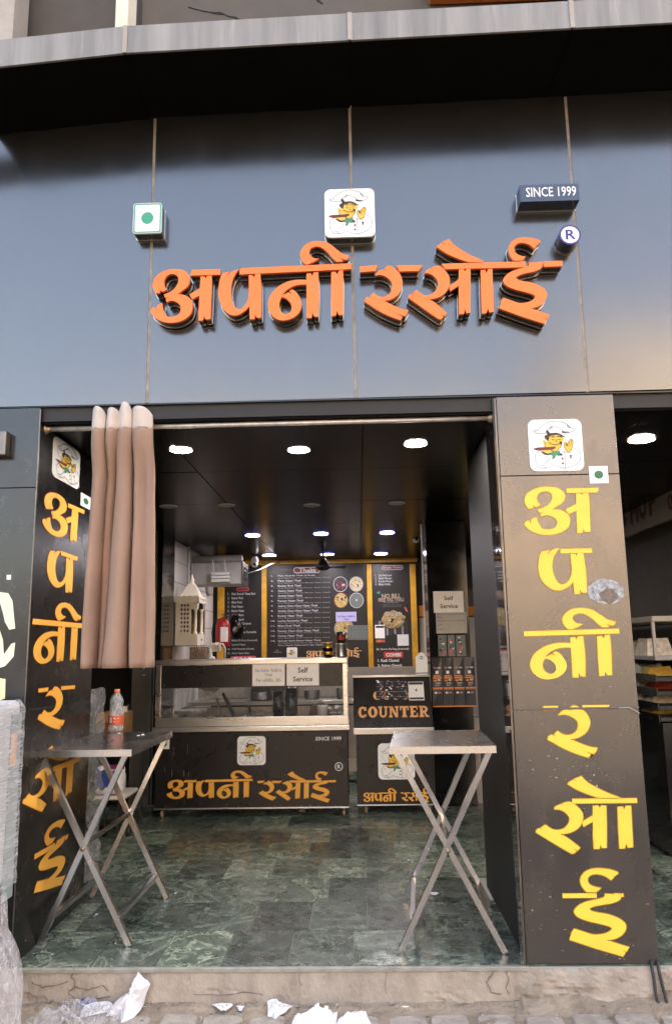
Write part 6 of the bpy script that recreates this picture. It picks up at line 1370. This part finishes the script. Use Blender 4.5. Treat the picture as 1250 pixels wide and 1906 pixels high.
# ================================================================== LITTER
def napkin(label, pts, z, name='paper_napkin', m='paper_litter', lift=.05, seed=0, wall=False):
    """pts: outline in photo pixels, dropped onto the ground (or leaning on the step)"""
    rg = random.Random(seed); P = []
    for i, (x, y, *h) in enumerate(pts):
        h_ = h[0] if h else 0
        q_ = U(x, y, 2, -.155+h_)
        if q_.y > -.035: q_ = U(x, y, 1, -.04-.02*h_)
        P.append(q_+Vector((0, -.01*rg.random(), 0)))
    c = sum(P, Vector())/len(P); c.z += lift; c.y -= lift*.5
    P2 = []
    for i in range(len(P)):
        a, b = P[i], P[(i+1) % len(P)]; P2 += [a, (a+b)/2+Vector((rg.uniform(-.004,.004), rg.uniform(-.004,.004), rg.uniform(-.002,.004)))]
    P = P2; n = len(P); V = list(P); F_ = []
    for r_i, k in enumerate((.82, .60, .36, .15)):
        V += [p*k+c*(1-k)+Vector((rg.uniform(-.006,.006), rg.uniform(-.008,.004), rg.uniform(-.010,.014)*min(1, lift*40))) for p in P]
        F_ += [(r_i*n+i, r_i*n+(i+1) % n, (r_i+1)*n+(i+1) % n, (r_i+1)*n+i) for i in range(n)]
    V.append(c); F_ += [(4*n+i, 4*n+(i+1) % n, 5*n) for i in range(n)]
    m_ = MB(); m_.add(V, F_, m); o = m_.build(name); md = o.modifiers.new('thickness', 'SOLIDIFY'); md.thickness = .0012
    return tag(o, label, 'paper')
napkin('tall folded white napkin leaning on the step at the left', [(257,1808,.02),(270,1820,.02),(281,1830,.01),(268,1870),(250,1893),(226,1903),(225,1888),(198,1890),(213,1868,.01),(225,1862,.01),(240,1858,.02),(242,1842,.03),(251,1825,.03)], 0, seed=1, lift=.02)
napkin('white napkin lying over blue wrapper at the left', [(152,1880),(165,1868,.01),(190,1864,.01),(208,1866),(211,1880),(190,1884),(148,1895)], 0, seed=2, lift=.015)
napkin('dark blue shiny wrapper under the left napkin', [(150,1860,.005),(160,1858,.01),(180,1862,.0),(170,1875),(148,1874),(147,1866)], 0, 'wrapper', 'blue_wrap', seed=3, lift=.01)
napkin('small flat triangle of white paper left of the middle', [(395,1869),(430,1867,.01),(434,1870),(420,1881),(412,1882)], 0, 'paper_scrap', seed=4, lift=.006)
napkin('tiny white paper scrap left of the middle', [(442,1871),(455,1871),(450,1880),(446,1880)], 0, 'paper_scrap', seed=5, lift=.004)
napkin('crumpled white napkin standing at the middle bottom', [(497,1862,.02),(512,1857,.03),(517,1865,.03),(546,1872),(530,1885),(512,1896),(498,1890)], 0, seed=6, lift=.02)
napkin('bright crumpled napkin at the bottom picture edge, left of the pair', [(548,1890,.01),(575,1898,.01),(577,1880,.03),(592,1869,.05),(602,1880,.04),(611,1872,.05),(612,1890,.02),(628,1882,.02),(625,1915),(540,1915)], 0, seed=7, lift=.03)
napkin('bright crumpled napkin at the bottom picture edge, right of the pair', [(630,1895,.01),(645,1884,.02),(670,1882,.02),(680,1880,.03),(692,1908),(625,1915)], 0, seed=8, lift=.02)
def leaf_(x, y, m, label, s=.012):
    q_ = U(x, y, 2, -.145); m_ = MB(); a_ = x*1.7
    L = [(q_.x+s*math.cos(t_)*1.5*math.cos(a_)-s*.5*math.sin(t_)*math.sin(a_), q_.y+s*math.cos(t_)*1.5*math.sin(a_)+s*.5*math.sin(t_)*math.cos(a_)) for t_ in [2*math.pi*k/8 for k in range(8)]]
    m_.prism(L, lambda u, v, d: (u, v, -.143+d+.1*abs(u-q_.x)), .001, 0, m, m); tag(m_.build('fallen_leaf'), label, 'leaf')
leaf_(754,1875,'cream','pale curled leaf on the ground below the step middle'); leaf_(795,1894,'leaf','green leaf on the ground toward the right',.010); leaf_(1122,1874,'leaf','small green leaf on the rubble under the pillar',.009)
# scraps and grains on the shop floor
m_sc = [(760,1602,.035),(802,1640,.05),(808,1665,.05),(327,1664,.02),(180,1703,.02),(462,1577,.015),(215,1757,.012),(452,1530,.012),(205,1550,.014),(920,1562,.012)]
for k, (x, y, s) in enumerate(m_sc):
    q_ = U(x, y, 2, .0); rg = random.Random(k+50); m_ = MB(); n = 6; L = [(q_.x+s*.55*math.cos(6.28*i/n)*rg.uniform(.4,1), q_.y+s*math.sin(6.28*i/n)*rg.uniform(.4,1)) for i in range(n)]
    m_.prism(L, lambda u, v, d: (u, v, .002+d+.25*abs(u-q_.x)), .001, 0, 'paper_litter', 'paper_litter')
    tag(m_.build('floor_scrap'), ['slim white scrap on the floor behind the right table', 'upper long paper scrap under the right table', 'lower long paper scrap under the right table', 'white scrap beside the left table back foot', 'white scrap between the left table legs', 'thin scrap in the middle of the floor', 'scrap behind the left table front foot', 'speck of paper right before the main counter', 'speck of paper left of the main counter casters', 'speck of paper by the right wall'][k], 'paper scrap')
q_ = U(563,1512,2,0); m_ = MB(); m_.lathe((q_.x, q_.y, .004), [(0,.05), (.03,.045), (.045,.02), (.03,0)], 'glue', 9); o = m_.build('crumpled_foil'); tag(o, 'crumpled bit of foil under the main counter', 'litter')
for v in o.data.vertices: v.co += Vector((random.uniform(-.012,.012), random.uniform(-.012,.012), random.uniform(-.006,.006)))

# ================================================================== NEIGHBOURING SHOP AT THE RIGHT
SXR = 2.6
a, b, c, d = [U(x, y, 0, SXR) for x, y in ((1155,925), (1250,868), (1160,1002), (1250,962))]
t = thing('shop_hoarding', 'dim beige SHOP signboard seen edge on at the right', 'signboard', (SXR, 2.8, 2.5))
zS0, zS1 = (c.z+d.z)/2-.0, min(2.71, (a.z+b.z)/2)
zS1 = (a.z+b.z)/2
MB().box((SXR, 1.2, zS0), (SXR+.04, 4.4, zS1), 'shop_sign', .004).build('board', t); MB().box((SXR-.01, 1.2, zS1+.001), (SXR+.05, 4.4, zS1+.03), 'steel').build('top_trim', t)
mr = XF(SXR, -1); qr = lambda x, y: U(1130+x/3.284, 720+y/3.284, 0, SXR)
m_ = MB()
for ch, x0_, x1_ in (('S', 60, 110), ('H', 132, 182), ('O', 186, 236), ('P', 250, 300)):
    ya, yb2 = qr(x0_, 720).y, qr(x1_, 700).y; zz0, zz1 = qr((x0_+x1_)/2, 800-.55*(x0_-132)*.6).z, qr((x0_+x1_)/2, 672-.5*(x0_-132)*.55).z
    text(m_, ch, mr, ya, zS0+.09, yb2, zS1-.08, 'sign_maroon', .003, .05)
ya, yb2 = qr(352, 600).y, qr(352, 600).y-.9; text(m_, '98711', mr, ya, zS0+.24, ya-.5, zS1-.05, 'sign_maroon', .003, .03); text(m_, '011-2', mr, ya-.02, zS0+.06, ya-.52, zS0+.20, 'sign_maroon', .003, .03)
text(m_, 'C', mr, qr(330,620).y+.06, zS0+.24, qr(330,620).y-.02, zS1-.08, 'ink', .003, .05); m_.build('lettering', t)
# the display rack: glazed top and black trays of packets
RX = 2.15
def rq(x, y, X=RX): return U(x, y, 0, X)
t = thing('display_rack', 'black display rack with shelves of packets at the right picture edge', 'rack', (RX+.3, 3.2, 0))
za = rq(1200,1158).z; zb2 = rq(1230,1222).z
y0r, y1r = 1.75, 5.2
MB().box((RX, y0r, za), (RX+.6, y1r, za+.04), 'beige_wall', .004).build('top_board', t)
MB().box((RX, y0r, zb2-.03), (RX+.6, y1r, zb2), 'print_grey', .004).build('shelf', t)
zsv = [zb2-.03]
for k, (py, nm_) in enumerate(((1262,''), (1288,''), (1315,''), (1336,''))):
    z_ = rq(1230, py).z; zsv.append(z_); MB().box((RX, y0r, z_-.03), (RX+.6, y1r, z_), 'wire', .003).build('shelf', t); MB().box((RX-.01, y0r, z_-.035), (RX-.002, y1r, z_+.02), 'black_gloss').build('shelf_lip', t)
MB().box((RX+.01, y0r, .02), (RX+.6, y1r, zsv[-1]-.04), 'black_gloss', .004).build('base', t)
for y in (y0r+.02, 2.6, 3.5, 4.4, y1r-.02): MB().box((RX, y-.012, zb2), (RX+.02, y+.012, za), 'beige_wall').build('post', t)
rg = random.Random(77); k2 = 0; cnt = {}
K('crisp_pack', (.65,.42,.08), .25, noise=.3, nscale=20); K('pack_red', (.4,.06,.04), .3); K('pack_white', (.7,.68,.62), .4)
for si, z_ in enumerate([zb2]+zsv[1:]):
    y = 2.0
    while y < 4.9:
        w_ = rg.uniform(.16, .30); h_ = rg.uniform(.05, .10) if si else rg.uniform(.10, .2); mm = rg.choice(['crisp_pack','pack_clear','pack_red','pack_white','pack_clear'])
        bm2 = MB(); xx = RX+.03+rg.uniform(0,.04)
        bm2.hexa([(xx, y, z_+.001), (xx+.2, y, z_+.001), (xx+.2, y+w_, z_+.001), (xx, y+w_, z_+.001)], [(xx+.02, y+.03, z_+h_*rg.uniform(.6,1)), (xx+.17, y+.02, z_+h_), (xx+.18, y+w_-.03, z_+h_*rg.uniform(.7,1)), (xx+.03, y+w_-.02, z_+h_)], mm)
        o = bm2.build('packet'); k2 += 1
        kn = {'crisp_pack': 'golden', 'pack_clear': 'clear wrapped', 'pack_red': 'red', 'pack_white': 'white'}[mm]; cnt[(kn, si)] = cnt.get((kn, si), 0)+1
        tag(o, '%s packet number %s from the street, %s of the display rack' % ({'crisp_pack': 'golden', 'pack_clear': 'clear wrapped', 'pack_red': 'red', 'pack_white': 'white'}[mm], ['one','two','three','four','five','six','seven','eight','nine','ten','eleven','twelve'][cnt[(kn, si)]-1], ['glazed top shelf', 'second shelf', 'third shelf', 'fourth shelf', 'lowest shelf'][si]), 'packet', 'packets on the display rack')
        y += w_+rg.uniform(.02,.1)
# bright opening beyond the rack
a = U(1160,1130,1,6.85); b = U(1290,1215,1,6.85)
t = thing('far_window', 'pale blue daylit opening far behind the rack', 'window', ((a.x+b.x)/2, 6.85, a.z))
MB().box((a.x, 6.86, b.z-.3), (b.x, 6.88, a.z-.02), 'daylight_window').build('pane', t); MB().box((a.x, 6.84, a.z-.02), (b.x, 6.88, a.z+.02), 'print_white').build('frame', t); MB().box(((a.x+b.x)/2-.1, 6.84, b.z-.3), ((a.x+b.x)/2-.05, 6.859, a.z-.02), 'grey_col').build('mullion', t)
a = U(1195,1090,1,5.6); b = U(1290,1138,1,5.6)
tag(MB().box((a.x, 5.6, b.z), (b.x+.5, 5.9, a.z), 'bulk_brown', .01).build('stacked_boxes'), 'dim brown stacked goods above the bright opening at the right', 'boxes')

# ================================================================== ACROSS THE STREET (seen only as reflections)
op = thing('opposite_building', 'sunlit beige building across the street', 'building', (0,-22,0))
MB().box((-9,-26,-.2), (26,-22,8.6), 'opp_wall').build('wall', op)
for i in range(9):
    for j in range(2):
        x = -8+i*3.7; z = 3.9+j*2.6; MB().box((x, -22.05, z), (x+1.7, -21.97, z+1.4), 'opp_window').build('window', op)
for i in range(9):
    x = -8.6+i*3.75; MB().box((x, -22.06, .0), (x+2.9, -21.97, 2.7), 'opp_window').build('shutter', op)
op2 = thing('reflection_tower', 'tall cream building added for its reflection across the street, right of the beige one', 'building', (17,-27,0))  # unseen, added to put a bright warm reflection on the signboard's lower right
K('tower_wall', (.38,.365,.35), .9, noise=.2, nscale=.6); MB().box((8.8,-31,-.2), (34,-26.3,14.4), 'tower_wall').build('wall', op2)
for i in range(5):
    for j in range(4): MB().box((10.2+i*4.2,-26.35,3.4+j*2.7), (11.4+i*4.2,-26.27,4.7+j*2.7), 'opp_window').build('window', op2)

# cracks and drips on the step and the cladding
K('crack_dirt', (.15,.125,.10), .95)
rng = random.Random(21); stf = bpy.data.objects['step_face']
for pts, w_ in (([(136,1802),(132,1818),(140,1832),(128,1850),(150,1862),(175,1858),(215,1852)], .0032), ([(60,1830),(80,1838),(110,1832),(132,1826)], .0024), ([(140,1838),(165,1842),(190,1834),(205,1850)], .002),
                ([(920,1800),(917,1815),(905,1830),(915,1846),(938,1852)], .0028), ([(938,1806),(948,1822),(940,1840),(952,1852)], .0022), ([(718,1812),(716,1835),(718,1856)], .0016), ([(360,1850),(420,1852),(455,1846),(500,1852)], .002), ([(560,1806),(556,1824),(562,1840)], .0014)):
    P = []
    for (x0, y0), (x1, y1) in zip(pts, pts[1:]):
        for t in range(4):
            q_ = U(x0+(x1-x0)*t/4+rng.uniform(-1.6,1.6), y0+(y1-y0)*t/4+rng.uniform(-1.2,1.2), 1, -.02); P.append(q_)
    MB().tube([Vector((p.x, -.0075+.15*(p.z+.012), p.z)) for p in P], [w_*rng.uniform(.5,1.2) for _ in P], 'crack_dirt', 5).build('crack', stf)
fbo = bpy.data.objects['signboard']; K('drip', (.02,.021,.024), .25, ior=2.0)
for x0, y0, y1 in ((522,628,738), (815,600,705)):
    P = [U(x0+1.5*math.sin(y*.07+x0), y, 1, -.0004) for y in range(y0, y1, 8)]
    MB().tube(P, .0009, 'drip', 4).build('drip_mark', fbo)
